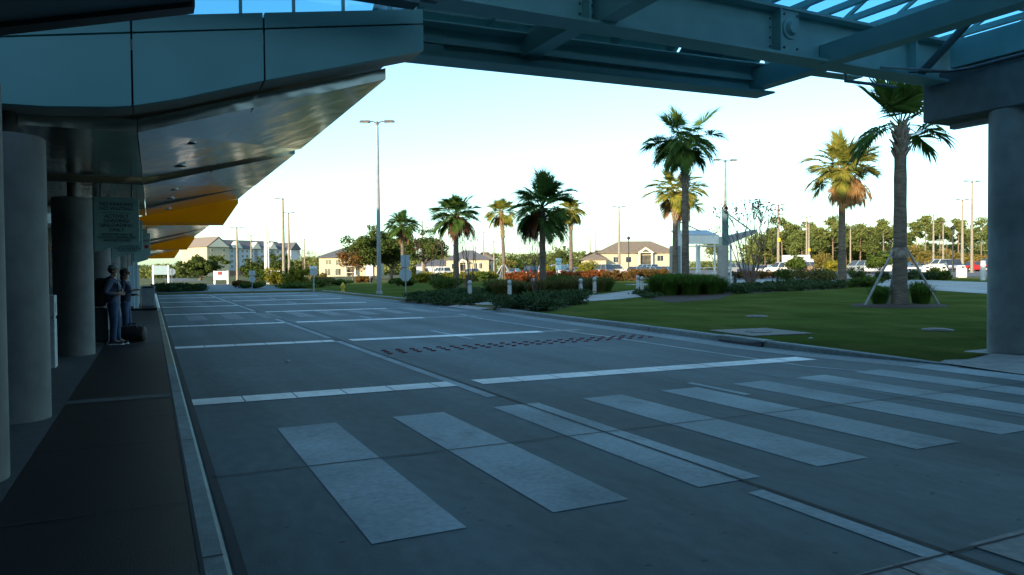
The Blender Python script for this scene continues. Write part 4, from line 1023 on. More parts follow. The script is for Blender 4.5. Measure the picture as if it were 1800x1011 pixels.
# ================================================================ PALMS
def PX(u, d): p = spot(u, d); return p.x, p.y
def hgt(u, v, d): p = spot(u, d); return top(u, v, d)-p.z
AZR = -26.1                                  # the camera's right, as an angle from +X
def D(a): return rad(AZR+a)                  # 0 = picture right, 180 = picture left, 90 = away
x, y = PX(1582, 27.2)
pR = palm(x, y, hgt(1582, 150, 27.2)-.72, "sparse braced palm nearest the right column, with a thick grey boot collar", 3, rt=.245, cr=1.35, ndead=0, boots=1.25, greyboot=True, fanr=.95, baseflare=1.3, wd=.042,
     special=[(D(168), .40, .80, 1.25, 1.9), (D(184), .50, .75, 1.15, 1.7), (D(158), .28, .7, 1.1, 1.8), (D(150), 1.0, .85, 1.15, .35), (D(172), 1.2, .9, 1.2, .25), (D(120), 1.15, .8, 1.1, .3), (D(200), 1.05, .75, 1.1, .35), (D(20), 1.15, .85, 1.2, .3), (D(-14), 1.0, .85, 1.2, .4), (D(5), .75, .85, 1.15, .6), (D(-40), 1.2, .8, 1.15, .3), (D(60), .9, .8, 1.1, .5), (D(-70), 1.05, .8, 1.1, .4), (D(250), 1.0, .7, 1.1, .5), (D(-5), .40, .8, 1.1, 1.3), (D(12), .20, .7, 1.0, 1.6), (D(90), 1.35, .8, 1.2, .2)])
zc = .0
for a, e in ((185, 0), (-8, 0), (80, 0)):
    ca, sa = math.cos(D(a)), math.sin(D(a))
    MB().tube([(ca*1.42, sa*1.42, -.1), (ca*.27, sa*.27, 2.05)], .043, 8).build("brace", mPOLED, pR)
MB().lathe([(.275, 1.75), (.285, 1.95), (.275, 2.15)], n=16).build("brace_band", mBOOTG, pR)
structure("mulch_ring", MB().lathe([(1.75, -.02), (1.5, .05), (.2, .07)], n=28), mMULCH, "ring of mulch round the braced palm").location = (x, y, gh(x, y))
x, y = PX(1205, 40.6)
sp = [(D(180), .45, 1.35, 1.15, 1.1), (D(172), .5, 1.2, 1.0, .8), (D(8), .95, 1.25, 1.3, .35), (D(-12), .72, 1.3, 1.0, 1.2)]
rg = random.Random(5)
for i in range(34): sp.append((D(180+rg.uniform(-95, 95) if i % 4 else rg.uniform(-60, 60)), rg.uniform(-.15, 1.0), rg.uniform(.65, 1.0), rg.uniform(.95, 1.2), rg.uniform(1.1, 1.9)))
for i in range(3): sp.append((D(140+i*40), rg.uniform(.9, 1.2), rg.uniform(.8, 1.1), 1.0, .5))
palm(x, y, hgt(1205, 222, 40.6), "tall dark palm above the green grass mound, one frond sticking up", 8, rt=.205, cr=1.6, ndead=0, boots=2.6, greyboot=True, special=sp, baseflare=1.3)
x, y = PX(1480, 46.8); palm(x, y, hgt(1476, 262, 46.8), "broad sunlit palm with a skirt of tan dead fronds, left of the braced palm", 11, rt=.225, cr=2.45, nf=50, ndead=46, fanr=1.15, boots=1.7, lo=.0, hi=1.4, mf=mFRONDSUN, baseflare=1.7)
x, y = PX(954, 43.1); palm(x, y, hgt(950, 330, 43.1), "wide dark palm rising from the tan grass at the middle of the picture", 14, rt=.20, cr=1.95, nf=56, ndead=16, fanr=1.05, boots=0, lo=-.75, hi=1.45, mdead=mDEADR, baseflare=1.5)
x, y = PX(802, 58); palm(x, y, hgt(800, 353, 58), "palm behind the white-topped bollard light, next to bare crape myrtle stems", 17, rt=.235, cr=2.0, nf=54, ndead=12, fanr=1.0, boots=1., mdead=mDEADR)
x, y = PX(708, 82); palm(x, y, hgt(708, 380, 82), "slim palm standing between two dark oaks", 19, rt=.22, cr=1.8, nf=56, ndead=6, fanr=.95, boots=1.2, greyboot=True)
x, y = PX(886, 90); p880 = palm(x, y, hgt(880, 357, 90), "slender braced palm left of the wide dark palm", 23, rt=.23, cr=2.0, nf=52, ndead=7, fanr=1.0, boots=3.2, mf=mFRONDSUN, lean=(-.3, .1))
for a in range(5):
    ca, sa = math.cos(a*1.257), math.sin(a*1.257); MB().tube([(ca*1.5, sa*1.5, -.1), (ca*.2, sa*.2, 1.9)], .06, 6).build("brace", mGREYM, p880)
x, y = PX(1004, 78); palm(x, y, hgt(1008, 355, 78), "slender palm right behind the wide dark palm", 29, rt=.21, cr=1.55, nf=50, ndead=8, fanr=.85, boots=2.2, mf=mFRONDSUN)
x, y = PX(1187, 56); palm(x, y, hgt(1190, 309, 56), "sunlit palm half hidden behind the tall dark palm's trunk", 31, rt=.22, cr=2.25, nf=46, ndead=24, fanr=1.05, boots=2.2, mf=mFRONDSUN, lo=-.3)

# ================================================================ LAMP POSTS
G0 = spot(667, 50.3)
lamp((14.0, 49.15, h(14)), "tall grey lamp post on the far lawn, nearest the road", ht=11.7, m=mPOLED, rb=.165, arm=.5, rot=D(0), grp="tall parking lamp posts")
for u, v, hd, lab, ht, sg in (
    (497, 349, 1, "single-armed lamp post beside the golden shrubs at the road end", 13.0, None), (507, 374, 2, "twin-headed lamp post just right of the single-armed one", 13, None),
    (416, 400, 2, "twin-headed lamp post in front of the hotel, left one of the pair", 10.5, None), (441, 413, 2, "twin-headed lamp post in front of the hotel, above the small stop sign", 11.75, None),
    (535, 420, 1, "faint thin lamp post right of the hotel", 11.75, None), (742, 389, 1, "lamp post showing above the oak beside the slim palm", 11.75, None),
    (850, 408, 2, "lamp post just left of the slender braced palm", 11.75, None), (868, 424, 2, "short lamp post left of the slender braced palm's trunk", 9.0, None),
    (1037, 404, 2, "twin-headed lamp post in front of the tan-roofed house, left one", 11.75, None), (1047, 410, 1, "plain lamp post beside the twin-headed one left of the tan-roofed house", 11.75, None),
    (1088, 363, 2, "tall lamp post standing before the tan-roofed house", 11.75, None), (1275, 282, 2, "tallest lamp post behind the white shelter", 11.75, None),
    (1368, 360, 2, "lamp post with a yellow plate above the white sport utility car", 11.75, 5.4), (1418, 381, 2, "twin-headed lamp post above the brown pickup", 11.75, None),
    (1422, 392, 1, "lamp post with a yellow plate close behind the one above the brown pickup", 11.75, 4.6), (1495, 401, 1, "lamp post among the pines right of the broad sunlit palm", 11.75, None),
    (1641, 377, 2, "twin-headed lamp post right of the braced palm, over the white ticket machines", 11.75, None), (1658, 391, 2, "shorter-looking lamp post between two others, right of the braced palm", 11.75, None),
    (1692, 351, 2, "lamp post rising above the rightmost ticket machine", 11.75, None), (1709, 319, 2, "tall lamp post nearest the right column, above the red car", 11.75, None)):
    p = by_top(u, v, ht); lamp(p, lab, ht=ht, heads=hd, rot=D(8 if hd == 2 else 0), rb=.20 if dpt(p) < 110 else .27, sign=sg)
for u, v, lab in ((1105, 415, "dark ornamental lamp post in front of the tan-roofed house's porch"), (1675, 396, "dark ornamental lamp post among the trees near the right column")):
    p = by_top(u, v, 6.5); t = thing("ornamental_lamp", lab, "lamp post", p, 0, "dark ornamental lamps")
    MB().tube([(0, 0, -.2), (0, 0, 5.9)], [.11, .07], 8).build("pole", mBLKM, t)
    MB().lathe([(.12, 5.9), (.28, 6.1), (.30, 6.25), (.14, 6.4), (.03, 6.5)], n=12).build("lantern", mBLKM, t)

# ================================================================ BOLLARD LIGHTS
for p, lab, dk in (((16.04, 38.06), "pale bollard light by the crosswalk end of the path, left side", 0), ((17.75, 36.48), "pale bollard light in front of the tan grass, right of the crosswalk path", 0), ((21.6, 35.3), "pale bollard light half sunk in the grass at the end of the juniper bed", 0),
                   ((24.3, 38.1), "pale bollard light in front of its twin, left of the path", 0), ((26.6, 41.5), "pale bollard light hidden behind another one, left of the path", 0), ((28.43, 39.38), "taller-looking pale bollard light left of the green grass mound", 0), ((26.3, 36.0), "pale bollard light touching the left end of the green grass mound", 0),
                   (PX(937, 45.5), "pale bollard light behind the bare stems and the wide dark palm", 0), (PX(1186, 53), "pale bollard light peeping over the green grass mound", 0), (PX(1253, 52.5), "pale bollard light just left of the shelter's right pillar", 0),
                   (PX(1292, 51), "black bollard light just right of the shelter's right pillar", 1), (PX(1367, 57.5), "black bollard light below the white sport utility car", 1)):
    bollard((p[0], p[1], gh(p[0], p[1])), lab, bool(dk))

# ================================================================ SIGNS, HYDRANT
stop_back((12.94+.25, 40.81, .1), "bare grey back of a stop sign on the far lawn beside the lamp post", ht=1.36, r=.40, rect=.70, rot=rad(4))
p = spot(443, 70); stop_back(p, "small stop sign back on the island at the road end", ht=.95, r=.33, rect=.42, rot=rad(0))
p = spot(302, 100); stop_back(p, "stop sign back beside the blank white sign at the far left", ht=1.75, r=.5, rot=rad(10))
def post_sign(u, d, v0, v1, u0, u1, label, face=mLBLUE, vpost=None, pm_=mGREYM, lettering=None, two=False, cat="road sign", name="road_sign"):
    p = spot(u, d); t = thing(name, label, cat, p, D(0)); k = d/FPX
    z0, z1 = top(u, v1, d)-p.z, top(u, v0, d)-p.z; x0, x1 = (u0-u)*k, (u1-u)*k
    if two:
        for xx in (x0, x1): MB().box(xx-.10, xx+.10, -.06, .06, -.2, z1+.05).build("post", pm_, t)
        MB().box(x0+.102, x1-.102, -.04, .04, z0, z1).build("panel", face, t)
    else:
        MB().box(-.05, .05, .0, .06, -.2, z1).build("post", pm_, t); MB().box(x0, x1, -.03, -.004, z0, z1).build("panel", face, t, bevel=.008)
    if lettering:
        for q, tx in enumerate(lettering): text_mesh("lettering", tx, (z1-z0)*.19, mINK, t, ((x0+x1)/2, -.034, z1-(z1-z0)*(.28+.22*q)), (rad(90), 0, 0))
    return t, k
post_sign(551, 60, 470, 484, 545, 557, "grey sign back on a post by the golden shrubs, with a white plate above it", mSIGNB)
p = spot(551, 60); t = thing("street_name_sign", "small white plate sticking out above the grey sign back near the golden shrubs", "road sign", (p.x, p.y, p.z), D(0)); MB().box(-.30, .30, -.06, -.034, 1.95, 2.15).build("plate", mWHITE, t); MB().tube([(0, -.02, 1.7), (0, -.02, 2.2)], .02, 6).build("bracket", mGREYM, t)
post_sign(980, 73, 454, 475, 976.5, 987, "pale blue direction sign with dark lettering above the red shrubs", mLBLUE, lettering=("Rental", "Cars", "In"))
post_sign(650, 88, 467, 485, 644, 656, "pale blue sign panel just left of the tall grey lamp post", mLBLUE)
post_sign(283, 104, 467, 483, 269, 296, "blank blue-grey sign board between two white posts at the far left", mBOARD, pm_=mWHITE, two=True)
t, k = post_sign(388, 101, 477, 492, 377, 400, "white sign board with a dark red square on the grass before the hotel", mWHITE, pm_=mWHITE, two=True)
MB().box(-5*k, 3*k, -.05, -.041, .1+15*k, .1+21*k).build("red_square", mat("dark_red_panel", (.20, .02, .03)), t)
post_sign(491, 98, 475, 483, 473, 491.8, "white sign panel behind the small green shrubs at the road end", mWHITE, pm_=mWHITE)
p = spot(469, 98); t = thing("monument_pylon", "tall white monument of three slim pillars at the road end", "monument", p, D(0))
for dx, v in ((-.24, 402), (0, 395), (.24, 405)): MB().box(dx-.085, dx+.085, -.10+abs(dx)*.4, .12+abs(dx)*.4, -.2, top(469, v, 98)-p.z).build("pillar", mBOLL, t)
t = thing("fire_hydrant", "yellow fire hydrant on the far lawn near the kerb", "hydrant", (13.35, 57.0, .12))
MB().lathe([(.17, -.1), (.17, .04), (.12, .06), (.12, .44), (.16, .46), (.16, .50), (.13, .58), (.07, .65), (.03, .72)], n=16).build("barrel", mat("hydrant_yellow", (.62, .42, .03), rough=.5), t, smooth=True)
MB().tube([(-.2, 0, .36), (.2, 0, .36)], .06, 10).tube([(0, -.22, .34), (0, 0, .34)], .075, 10).build("nozzles", MATS["hydrant_yellow"], t)

# ================================================================ WHITE SHELTER
p = spot(1228, 57); t = thing("shelter", "white bus shelter with two thick round pillars and steel fins", "shelter", p, D(0))
for s, zt in ((-1.86, 5.15), (1.84, 5.72)):
    MB().lathe([(.42, -.2), (.42, 2.95), (.38, 2.98)], n=28).build("pillar", mPILL, t, smooth=True).location = (s, -.15, 0)
    MB().prism([(s-.05, -.25, 2.9), (s+.42, -.25, 2.9), (s+.42, -.25, zt-.15), (s-.05, -.25, zt+.15)], (0, .18, 0)).build("fin", mSTEELD if s > 0 else mWHITE, t)
MB().tube([(2.2, -.16, 5.45), (4.35, .6, 4.1)], .05, 6).build("tie_rod", mSTEELD, t); MB().tube([(-1.6, -.16, 4.9), (.3, .6, 4.15)], .05, 6).build("tie_rod", mGREYM, t)
MB().box(-1.45, 1.5, -.2, -.06, 3.12, 3.78).build("fascia", mWHITE, t)
MB().hexa([(-1.45, -.055, 3.70), (1.5, -.055, 3.70), (1.5, 3.2, 4.25), (-1.45, 3.2, 4.25), (-1.45, -.055, 3.82), (1.5, -.055, 3.82), (1.5, 3.2, 4.37), (-1.45, 3.2, 4.37)]).build("roof", mGREYM, t)
MB().hexa([(2.3, -.1, 3.05), (4.6, .1, 4.0), (4.6, 3.2, 4.0), (2.3, 3.2, 3.05), (2.3, -.1, 3.75), (4.6, .1, 4.25), (4.6, 3.2, 4.25), (2.3, 3.2, 3.75)]).build("side_roof", mGREYM, t)
for xx, yy in ((-1.35, 0), (-.15, 0), (.15, .3), (1.25, 0), (2.55, .2), (-1.35, 2.6), (.6, 2.6), (2.55, 2.6)): MB().box(xx-.06, xx+.06, yy-.06, yy+.06, 0, 3.1).build("post", mWHITE, t)
for zz_ in (1.25, 2.95): MB().box(-1.29, 1.19, -.03, .03, zz_, zz_+.06).build("rail", mWHITE, t); MB().box(-1.3, 2.5, 2.63, 2.67, zz_, zz_+.06).build("rail", mWHITE, t)
MB().box(-1.0, 1.2, 1.9, 2.3, .42, .48).box(-.9, -.82, 1.95, 2.25, 0, .419).box(1.02, 1.1, 1.95, 2.25, 0, .419).build("bench", mBLKM, t)

# ================================================================ PARKING EQUIPMENT
for u, d, lab in ((1628, 72, "white ticket machine with a barrier arm, leftmost of the three"), (1657, 70, "white ticket machine in the middle of the three by the lot entrance"), (1690, 68, "white ticket machine nearest the red car")):
    p = spot(u, d); t = thing("ticket_machine", lab, "ticket machine", p, D(-12), "white ticket machines at the lot entrance")
    MB().box(-.36, .36, -.3, .3, 0, .82).build("cabinet", mWHITE, t, bevel=.03); MB().hexa([(-.36, -.3, .825), (.30, -.3, .825), (.30, .3, .825), (-.36, .3, .825), (-.3, -.2, 1.12), (.22, -.2, 1.12), (.22, .25, 1.12), (-.3, .25, 1.12)]).build("hood", mWHITE, t, bevel=.03)
    MB().box(-.1, .18, -.285, -.25, .88, 1.04).build("display", mBLKM, t)
    if u == 1628: MB().box(-3.0, 1.6, .33, .38, .86, .98).build("barrier_arm", mWHITE, t)
p = spot(1728, 53); t = thing("bollard_post", "tall pale post half lit, beside the right column", "post", p); MB().lathe([(.17, -.1), (.17, 1.38), (.15, 1.42)], n=20).build("shaft", mBOLL, t, smooth=True); MB().lathe([(.175, 1.0), (.178, 1.1), (.175, 1.2)], n=20).build("collar", mWHITE, t)

# ================================================================ PARKED VEHICLES
cW = paint("white", (.50, .50, .49), 0); cS = paint("silver", (.30, .31, .32), .5); cG = paint("grey", (.18, .19, .20), .4); cB = paint("blue", (.10, .17, .28), .3); cLB = paint("pale_blue", (.28, .37, .45), .4); cR = paint("red", (.42, .018, .02), .1); cBR = paint("brown", (.26, .17, .11), .3); cN = paint("navy", (.03, .045, .085), .3); cK = paint("black", (.02, .02, .022), .2)
for u, d, kd, rt_, c, lab, nm, ct in (
    (1078, 108, 'pickup', 10, cW, "white pickup before the tan-roofed house", "pickup_truck", "pickup"), (1053, 108, 'suv', 130, cG, "grey car left of the white pickup", "parked_car", "car"),
    (1120, 108, 'car', 48, cS, "silver car with its tail to us, right of the white pickup", "parked_car", "car"), (1133, 118, 'suv', 130, cLB, "pale blue sport utility car behind the silver one", "parked_car", "car"), (1152, 110, 'car', 304, cLB, "pale blue saloon right of the silver car", "parked_car", "car"), (1170, 115, 'car', 228, cB, "blue car left of the shelter's left pillar", "parked_car", "car"),
    (964, 118, 'suv', 65, cS, "silver car left of the blue direction sign", "parked_car", "car"), (990, 115, 'van', 56, cW, "white van behind the blue direction sign", "parked_van", "van"), (1012, 115, 'car', 304, cS, "silver car behind the slender palm", "parked_car", "car"), (942, 123, 'suv', 48, cK, "black car behind the wide dark palm's trunk", "parked_car", "car"),
    (1322, 118, 'car', 304, cN, "navy car behind the bare crape myrtle", "parked_car", "car"), (1343, 108, 'car', 236, cW, "white car right of the bare crape myrtle", "parked_car", "car"), (1374, 105, 'suv', 124, cW, "white sport utility car under the lamp with a yellow plate", "parked_car", "car"), (1356, 123, 'car', 298, cR, "red car mostly hidden behind the white sport utility car", "parked_car", "car"),
    (1420, 118, 'pickup', 304, cBR, "brown pickup seen from behind", "pickup_truck", "pickup"), (1453, 128, 'car', 65, cK, "black car left of the broad sunlit palm's trunk", "parked_car", "car"), (1512, 113, 'van', 130, cS, "silver minivan right of the broad sunlit palm", "parked_van", "van"), (1536, 102, 'car', 236, cW, "white car between the minivan and the braced palm", "parked_car", "car"), (1561, 108, 'suv', 124, cW, "white car right beside the braced palm's trunk", "parked_car", "car"),
    (1612, 118, 'car', 0, cW, "white car behind the barrier arm", "parked_car", "car"), (1646, 120, 'van', 180, cW, "white van behind the middle ticket machine", "parked_van", "van"), (1676, 108, 'suv', 245, cN, "navy sport utility car between two ticket machines", "parked_car", "car"), (1712, 105, 'car', 192, cR, "bright red car near the right column", "parked_car", "car"), (1736, 115, 'suv', 124, cN, "navy car behind the red one", "parked_car", "car"),
    (832, 128, 'car', 304, cS, "silver car behind the hedge right of the crape myrtle", "parked_car", "car"), (902, 138, 'car', 245, cS, "silver car left of the wide dark palm", "parked_car", "car"), (776, 164, 'van', 130, cW, "white van behind the second oak", "parked_van", "van"), (1300, 128, 'suv', 310, cS, "silver car right of the shelter's right pillar", "parked_car", "car")):
    vehicle(kd, spot(u, d), D(rt_), lab, c, nm, ct)
p = spot(1406, 150); t = thing("box_truck", "white box truck behind the brown pickup", "truck", p, D(5), "vehicles in the parking lot")
MB().box(-3.2, 1.6, -1.15, 1.15, .9, 3.2).build("cargo_box", mWHITE, t); MB().hexa([(1.65, -1.05, .45), (3.3, -1.05, .45), (3.3, 1.05, .45), (1.65, 1.05, .45), (1.65, -1., 2.4), (2.7, -1., 2.4), (2.7, 1., 2.4), (1.65, 1., 2.4)]).build("cab", mWHITE, t, bevel=.06)
MB().poly([(3.2, -.9, 1.4), (3.2, .9, 1.4), (2.78, .85, 2.25), (2.78, -.85, 2.25)]).build("windscreen", mWIN, t)
for sx in (-2.2, 2.4):
    for s in (-1, 1): MB().tube([(sx, s*.8, .45), (sx, s*1.12, .45)], .45, 16).build("wheel", mTYRE, t)

# ================================================================ BUILDINGS
def house(u, d, wd, dp, zeave, rise, label, roof, wins, wall=mCREAM, rot=0., name="house", wings=(), porch=None, base=None):
    p = spot(u, d); t = thing(name, label, "house", p, D(rot)); 
    MB().box(-wd/2, wd/2, 0, dp, -.5, zeave).build("wall", wall, t); hip(MB(), -wd/2, wd/2, 0, dp, zeave+.2, rise).build("roof", roof, t)
    windows(t, wins, 0)
    for (x0, x1, y0, y1, z_, r_) in wings:
        MB().box(x0, x1, y0, y1, -.5, z_).build("wing", wall, t); hip(MB(), x0, x1, y0, y1, z_+.2, r_).build("wing_roof", roof, t)
    if porch:
        a, b, z_, g_ = porch
        MB().box(a, b, -.06, -.01, .2, z_-.6).build("porch_opening", mWINA, t)
        for xx in (a, b): MB().box(xx-.2, xx+.2, -1.3, -.9, -.3, z_).build("porch_column", mTRIM, t)
        MB().prism([(a-.6, -1.4, z_), (b+.6, -1.4, z_), ((a+b)/2, -1.4, z_+g_)], (0, .25, 0)).build("gable", mTRIM, t)
        MB().prism([(a+.5, -1.43, z_+.2), (b-.5, -1.43, z_+.2), ((a+b)/2, -1.43, z_+g_-.5)], (0, .02, 0)).build("gable_vent", mWINA, t)
        MB().prism([(a-.8, -1.5, z_-.05), ((a+b)/2, -1.5, z_+g_+.12), (b+.8, -1.5, z_-.05), (b+.8, -1.5, z_+.12), ((a+b)/2, -1.5, z_+g_+.32), (a-.8, -1.5, z_+.12)], (0, 6, 0)).build("porch_roof", roof, t)
        MB().box(a, b, -1.2, -1.1, .9, 1.0).build("railing", mTRIM, t)
    return t
k = 190/FPX
house(1122, 190, 19.5, 11, (476-443)*k, 3.1, "tan-roofed cream house with a gabled porch behind the parked cars", mROOFB, [(-6.4, -5.1, 2.5, 3.9), (-3.2, -1.8, 2.5, 3.9), (4.9, 6.5, 2.8, 4.2), (-6.4, -5.1, .3, 1.5)], wings=((-12.5, -7.0, 1.5, 8, 3.6, 2.0),), porch=(0.1, 3.3, 4.9, 1.5))
house(612, 190, 15, 10, (492-459)*k, 2.4, "cream two-storey house with a grey roof left of the tall grey lamp post", mROOFG, [(-5.8, -4.3, 3.1, 4.3), (-3.2, -2.0, 2.9, 4.3), (2.5, 3.8, 2.9, 4.3), (-3.3, -1.9, .3, 2.0), (-6.0, -4.6, .3, 2.0), (1.0, 2.3, .3, 2.0)], porch=(-.4, 2.0, 2.4, .9))
house(822, 200, 11.5, 9, (482-456)*200/FPX, 2.5, "cream house with a dark hip roof behind the bare crape myrtle stems", mROOFG, [(-4.3, -3.2, 1.6, 3.0), (1.8, 2.6, 1.6, 3.1), (3.2, 4.0, 1.6, 3.1)], porch=(-2.2, -.2, 3.3, 1.0))
house(852, 214, 6, 8, (480-456)*214/FPX, 2.3, "brown-roofed house partly hidden by the dark-roofed one", mROOFB, [(-2, -1, 1.4, 2.7), (.8, 1.8, 1.4, 2.7)])
house(768, 215, 12, 8, 2.6, 1.6, "low grey-roofed house behind the second oak", mROOFG, [(-4, -2.6, .8, 1.9), (1, 2.4, .8, 1.9)], wall=mBLUEG)
house(1046, 182, 5.5, 7, 3.3, 1.8, "small cream house at the left end of the tan-roofed one", mROOFB, [(-1.6, -.4, 1.2, 2.4)])

# hotel: its long front is turned to the right, out of the sun, and its wall colour carries the bluish shade
p = spot(436, 375); t = thing("hotel", "five-storey hotel, front tinted blue-grey for shade, with cream gables behind the left oak", "hotel", p, rad(30)); ze = 13.4
MB().box(-15, 24, 0, 15, -1, ze).build("wall", mBLUEG, t); MB().box(-15, 24.1, -.1, -.003, -1, 2.4).build("brick_base", mBRICK, t)
MB().prism([(-15.6, -.8, ze), (-15.6, 15.8, ze), (-15.6, 7.5, ze+4.6)], (39.6, 0, 0)).build("roof", mROOFG, t)
for gx in (-6.2, 5.0, 15.2):
    MB().prism([(gx-2.8, -.95, ze+.1), (gx+2.8, -.95, ze+.1), (gx, -.95, ze+3.6)], (0, 4, 0)).build("gable", mTRIM, t)
MB().box(-27, -15.01, -6, 15, -1, ze+.3).build("left_wing", mCREAM, t)
MB().prism([(-27.7, -6.8, ze+.3), (-14.3, -6.8, ze+.3), (-21, -6.8, ze+5.4)], (0, 22.5, 0)).build("wing_roof", mROOFT, t)
MB().prism([(-26.6, -6.86, ze+.35), (-15.4, -6.86, ze+.35), (-21, -6.86, ze+4.4)], (0, .05, 0)).build("gable", mTRIM, t)
MB().box(24.11, 30, -4, 16, -1, ze).build("right_wing", mBLUEG, t); MB().prism([(23.4, -4.8, ze), (30.7, -4.8, ze), (27.05, -4.8, ze+4.0)], (0, 21.5, 0)).build("wing_roof", mROOFG, t)
for bx in (-6.2, 5.0, 15.2): MB().box(bx-1.0, bx+1.0, -.12, -.01, 2.5, ze-.3).build("bay_panel", mat("slate_panel", (.22, .24, .27)), t)
windows(t, [(xx, xx+1.2, 2.6*f+1.2, 2.6*f+2.4) for f in range(5) for xx in (-12.6, -9.8, -3.6, -1.0, 1.8, 8.0, 10.6, 18.0, 21.0)], 0, fr=.1)
for f in range(5): windows(t, [(bx-.8, bx+.8, 2.6*f+1.3, 2.6*f+2.3) for bx in (-6.2, 5.0, 15.2)], -.12, fr=.06)
windows(t, [(xx, xx+1.2, 2.6*f+1.2, 2.6*f+2.4) for f in range(5) for xx in (-25, -18.4)], -6, fr=.1)

# ================================================================ TREES
broad_tree("oak_tree", *PX(352, 158), hgt(352, 441, 158), 13.0, "broad dark live oak in front of the hotel", 41, nleaf=11000, lsz=.26, trunk=.35, clear=.12, group="live oaks")
broad_tree("oak_tree", *PX(447, 148), hgt(447, 446, 148), 5.5, "mid-green tree left of the white monument", 42, nleaf=5000, lsz=.24, trunk=.2, clear=.1)
broad_tree("oak_tree", *PX(488, 150), hgt(488, 440, 150), 6.5, "dark tree right behind the white monument", 43, nleaf=6000, lsz=.24, trunk=.25, clear=.1)
broad_tree("oak_tree", *PX(655, 121), hgt(655, 393, 121), 9.6, "large dark live oak behind the tall grey lamp post", 44, nleaf=13000, lsz=.22, trunk=.3, clear=.22, group="live oaks")
broad_tree("oak_tree", *PX(688, 128), hgt(688, 404, 128), 6.5, "dark oak crown between the large oak and the slim palm", 45, nleaf=7000, lsz=.22, trunk=.25, clear=.2, group="live oaks")
broad_tree("oak_tree", *PX(746, 109), hgt(750, 405, 109), 6.0, "open-crowned oak right of the slim palm, trunk showing", 46, nleaf=5200, lsz=.19, trunk=.20, clear=.34, group="live oaks")
broad_tree("young_tree", *PX(620, 118), hgt(620, 432, 118), 3.6, "small rust-topped tree left of the large oak", 47, m=mRUST, nleaf=2200, lsz=.18, trunk=.1, clear=.25)
for i, (u, v, d, w_, lab, m_) in enumerate(((985, 430, 200, 9, "round green tree behind the blue direction sign", mPINE), (1034, 436, 215, 8, "grey-green tree left of the tan-roofed house", mPINE), (945, 446, 215, 7, "low green tree behind the wide dark palm", mPINE), (916, 456, 160, 4.5, "dark young tree left of the wide dark palm", mOAK), (897, 455, 190, 5, "low rusty tree behind the slender braced palm", mPINEO),
    (580, 452, 300, 20, "hazy far wood crown behind the cream two-storey house", mPINE), (536, 452, 260, 8, "far green tree right of the hotel", mPINE), (1255, 397, 200, 5, "far tree showing above the shelter roof", mPINE), (1447, 440, 100, 2.2, "slim young tree left of the broad sunlit palm", mPINEO), (1400, 442, 95, 2.2, "slim young tree before the pines, left of the brown pickup", mSHRUB), (1546, 440, 92, 3.2, "young tree just left of the braced palm", mSHRUB), (1608, 425, 110, 3.6, "young autumn tree right of the braced palm", mPINEO), (1466, 455, 92, 2.4, "bushy young tree behind the broad sunlit palm's trunk", mGOLD))):
    broad_tree("leafy_tree", *PX(u, d), max(2.2, hgt(u, v, d)), w_, lab, 60+i, m=m_, nleaf=int(1500+w_*260), lsz=.11*d/100+.05, trunk=.05+w_*.018, clear=.2)
PN = ((1345, 418, 250), (1358, 405, 262), (1375, 386, 240), (1388, 402, 255), (1400, 398, 245), (1410, 408, 230), (1426, 393, 250), (1440, 404, 240), (1452, 410, 262), (1464, 383, 235), (1474, 392, 250), (1487, 403, 245), (1499, 400, 255), (1512, 396, 238), (1524, 420, 250), (1535, 402, 245), (1553, 388, 230), (1566, 404, 250), (1577, 396, 262), (1594, 412, 250), (1611, 391, 235), (1626, 380, 225), (1640, 398, 255), (1652, 384, 240), (1664, 402, 250), (1684, 388, 235), (1697, 408, 255), (1706, 404, 262), (1724, 385, 230), (1738, 398, 245), (1752, 405, 250), (1332, 428, 265))
words_ = ["tall pine above the navy car", "pine left of the one behind the yellow-plated lamp", "tall bushy pine behind the lamp with a yellow plate", "pine just right of the yellow-plated lamp", "pine above the white box truck", "low pine above the box truck's cab", "pine behind the lamp over the brown pickup", "pine right of the brown pickup", "low pine between the pickup and the broad palm", "tallest bushy pine left of the broad sunlit palm's trunk", "pine hidden by the broad sunlit palm's trunk", "pine just right of the broad sunlit palm", "pine above the silver minivan's tail", "pine above the silver minivan", "low pine right of the minivan", "pine left of the braced palm", "high-crowned pine left against the braced palm", "pine behind the braced palm's left brace", "pine behind the braced palm's trunk", "low pine right against the braced palm", "leaning pine above the leftmost ticket machine", "tallest thin pine right of the braced palm", "thin pine behind the twin-headed lamp over the ticket machines", "thin pine above the middle ticket machine", "low pine right of the middle ticket machine", "thin pine left of the rightmost ticket machine", "low pine above the rightmost ticket machine", "low pine left of the tall lamp near the right column", "dense pine next to the right column", "pine peeping past the right column", "pine behind the right column", "low pine above the shelter's right edge"]
for i, ((u, v, d), lab) in enumerate(zip(PN, words_)):
    thin = u > 1545
    pine(*PX(u, d), hgt(u, v, d), lab, 100+i, wd=(5.2 if thin and u not in (1724, 1752) else 8.5), frac=(.34 if thin and u not in (1724,) else .62), nleaf=1500 if thin else 2400, lsz=.36)
def wood(name, u0, u1, d, vt, label, seed, n, m=mPINE, lsz=.45, jag=6):
    rng = np.random.default_rng(seed); lob = []; u = u0
    while u < u1:
        dd = d*rng.uniform(.95, 1.08); p = spot(u, dd); ht = max(2.0, top(u, vt+rng.uniform(-jag, jag), dd)-p.z); s = dd*.011
        for q in range(4): lob.append((p.x+rng.normal()*s*.5, p.y+rng.normal()*s*.5, p.z+ht*(.15+.25*q), s*1.2, s*1.2, ht*.17))
        u += 9
    C = clump_pts(rng, lob, n, .7); o = qmesh(name, leaves(rng, C, lsz, .1), m, None); tag(o, label, "wood", kind="stuff")
